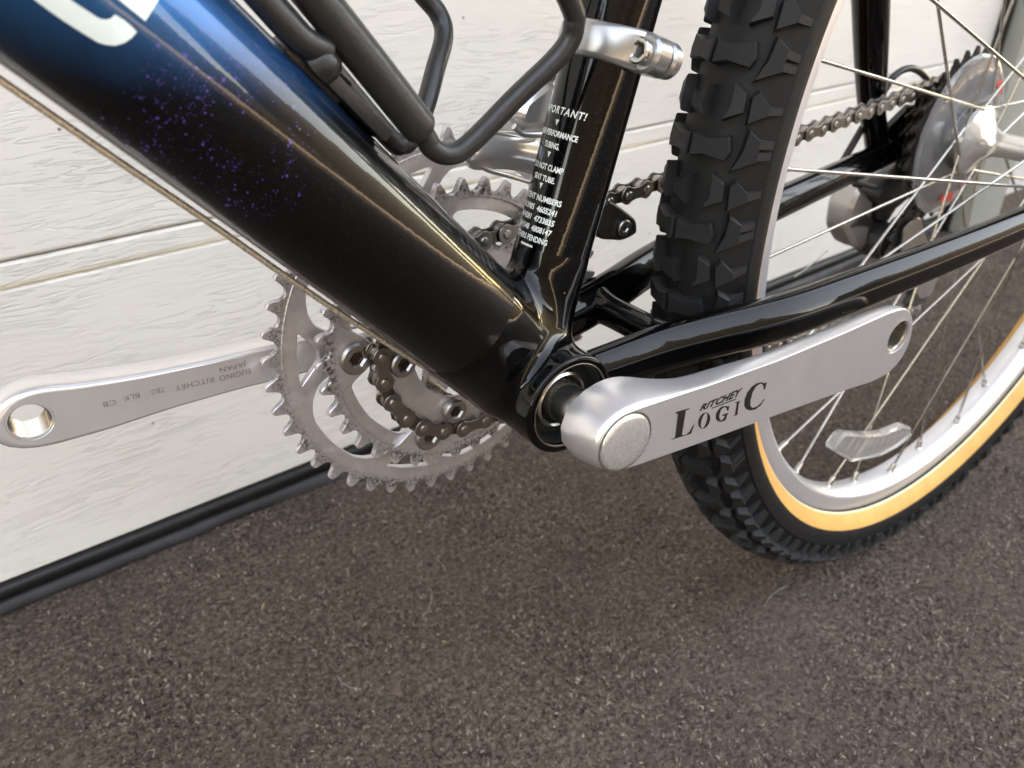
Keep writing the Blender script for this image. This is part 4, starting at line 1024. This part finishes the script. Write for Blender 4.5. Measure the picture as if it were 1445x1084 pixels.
part('reflector_ribs', b.mesh('reflector_ribs', 40), REFL, rf)
# cassette
cas = part('cassette', None, loc=(WX, 0, WZ))
for i, N_ in enumerate((28, 24, 21, 18, 16, 14, 12)):
    Rp = .0127 / (2 * math.sin(PI / N_)); y = .0375 + i * .0046
    part('sprocket', fix_normals(mk_mesh('sprocket', *slab([ring_teeth(N_, random.uniform(0, 1), 1, Rp + .0035), circle_loop(0, 0, .017, 30)], y, y + .0019, .0003, XZ), 30)), CHAIND, cas)

# ------------------------------------------------------------------ chain
chain = part('chain', None)
def link_outline(r=.0042, waist=.0030, n=8):
    L = []
    for a in np.linspace(-PI / 2, PI / 2, n): L.append((.00635 + r * math.cos(a), r * math.sin(a)))
    L += [(.0030, waist + .0003), (0, waist), (-.0030, waist + .0003)]
    for a in np.linspace(PI / 2, 1.5 * PI, n): L.append((-.00635 + r * math.cos(a), r * math.sin(a)))
    L += [(-.0030, -waist - .0003), (0, -waist), (.0030, -waist - .0003)]
    return L
def link_mesh(outer):
    b = MB(); y = .0031 if outer else .0019
    for sg in (-1, 1):
        b.put(*slab([link_outline(.0047 if outer else .0045, .0029 if outer else .0027)], sg * y, sg * (y + .0010), .0002, XZ))
    for x in (-.00635, .00635):
        if outer:
            for sg in (-1, 1): b.put(*lathe([(0, .0049), (.0017, .0048), (.0022, .0044), (.0022, .0030)], axis=(0, sg, 0), org=(x, 0, 0), n=12), 1)
        else: b.put(*lathe([(.0038, -.0019), (.0038, .0019)], org=(x, 0, 0), n=16), 1)
    return b.mesh('chain_link', 30, [CHAINM if outer else CHAINI, CHAINP])
LM = [link_mesh(True), link_mesh(False)]
def place_links(pts, start=0):
    for i in range(len(pts) - 1):
        p, q_ = np.array(pts[i]), np.array(pts[i + 1]); c = (p + q_) / 2; d = q_ - p
        o = bpy.data.objects.new('chain_link', LM[(i + start) % 2]); COL.objects.link(o); o.parent = chain; o.location = c
        X = d / np.linalg.norm(d); Z = np.cross(X, (0, 1, 0)); Z /= np.linalg.norm(Z); Y = np.cross(Z, X)
        o.rotation_euler = Matrix([[X[0], Y[0], Z[0]], [X[1], Y[1], Z[1]], [X[2], Y[2], Z[2]]]).to_euler()
RPI = .0127 / (2 * math.sin(PI / 24)) * .975
wrap = [(RPI * math.cos(rad(a)), YI - .0008, RPI * math.sin(rad(a))) for a in np.arange(276.5, 80, -15)]
# upper run to the top of the big sprocket
e0 = np.array(wrap[-1]); rc = .0127 / (2 * math.sin(PI / 18)); e1 = np.array([WX + rc * math.cos(rad(97)), .0520, WZ + rc * math.sin(rad(97))])
nl = int(round(np.linalg.norm(e1 - e0) / .0127)); run = [e0 + (e1 - e0) * t for t in np.linspace(0, 1, nl + 1)]
for i in range(1, nl): run[i] = run[i] + np.array([0, 0, -.0030 * math.sin(PI * i / nl)])
back = [(WX + rc * math.cos(rad(97 - 360 / 18 * k)), .0520, WZ + rc * math.sin(rad(97 - 360 / 18 * k))) for k in range(1, 10)]
place_links([tuple(p) for p in wrap] + [tuple(p) for p in run[1:]] + back)
low0 = np.array(wrap[0]); low1 = np.array([.455, .046, -.122])
nl = int(round(np.linalg.norm(low1 - low0) / .0127)); place_links([low0 + (low1 - low0) * t for t in np.linspace(0, 1, nl + 1)], 1)

# ------------------------------------------------------------------ rear mech
rd = part('rear_derailleur', None)
part('mounting_arm', fix_normals(mk_mesh('mounting_arm', *slab([rounded([(.418, .004), (.436, -.004), (.432, -.020), (.405, -.030), (.382, -.022), (.372, -.012), (.382, -.002), (.402, .002)], .005)], .058, .074, .002, XZ), 30)), PLAST, rd)
part('link_body', fix_normals(mk_mesh('link_body', *slab([rounded([(.3535, -.036), (.3520, -.0175), (.3575, -.0040), (.3820, -.0180), (.3855, -.0340), (.3870, -.0600), (.3700, -.0520)], .003, 2)], .0640, .0850, .0030, XZ), 16)), GREY, rd)
part('body_ridge', fix_normals(mk_mesh('body_ridge', *slab([rounded([(.3545, -.0330), (.3700, -.0260), (.3840, -.0330), (.3850, -.0400), (.3700, -.0350)], .0015, 2)], .0622, .0645, .0006, XZ), 16)), PLAST, rd)
part('link_cover', fix_normals(mk_mesh('link_cover', *slab([rounded([(.374, -.006), (.398, -.004), (.414, -.026), (.402, -.040), (.388, -.034)], .003)], .0600, .0830, .002, XZ), 20)), PLAST, rd)
part('pivot_housing', fix_normals(mk_mesh('pivot_housing', *lathe([(0, .052), (.013, .052), (.0145, .055), (.0145, .070), (.012, .076), (0, .076)], org=(.398, 0, -.052), n=32), 30)), PLAST, rd)
for y in (.0415, .0535):
    part('pulley_cage', fix_normals(mk_mesh('pulley_cage', *slab([rounded([(.392, -.034), (.412, -.030), (.424, -.044), (.472, -.096), (.470, -.112), (.452, -.112), (.398, -.060)], .008)], y, y + .0018, .0004, XZ), 30)), BOLTM if y < .05 else PLAST, rd)
for cx, cz in ((.409, -.0455), (.459, -.101)):
    part('jockey_wheel', fix_normals(mk_mesh('jockey_wheel', *slab([ring_teeth(11, .2, 1, .0255), circle_loop(cx * 0, 0, .004, 12)], -.0014, .0014, .0003, lambda x, z, y: (x + cx, y + .0475, z + cz)), 30)), PLAST, rd)
part('cable_housing', fix_normals(mk_mesh('cable_housing', *sweep(catmull([(.340, .074, .010), (.362, .075, .036), (.3785, .0755, .0556), (.3885, .0755, .0672), (.408, .0755, .0705), (.4305, .0755, .0632), (.446, .0755, .0505), (.455, .075, .030), (.452, .074, .008)], 8), circ(.0025, 14), up=(0, 1, 0)), 60)), PLAST, rd)
P = [(.360, .0800, -.058), (.345, .085, -.070), (.335, .088, -.076)]
part('cable_end', fix_normals(mk_mesh('cable_end', *sweep(catmull(P, 5), circ(.0006, 8), up=(0, 1, 0)), 60)), STEEL, rd)

for nm, lb, ct in (('carpet_pile', 'short brown grey fibres standing up from the felt carpet', 'carpet pile'), ('dry_litter', 'tiny straw coloured bits lying on the carpet', 'litter'), ('stray_hair', 'thin pale hairs lying on the carpet', 'hair'),
                   ('carpet', None, 'carpet'), ('driveway', None, 'driveway'), ('pavement', None, 'pavement')):
    o = bpy.data.objects[nm]; o['category'] = ct
    if lb: o['label'] = lb
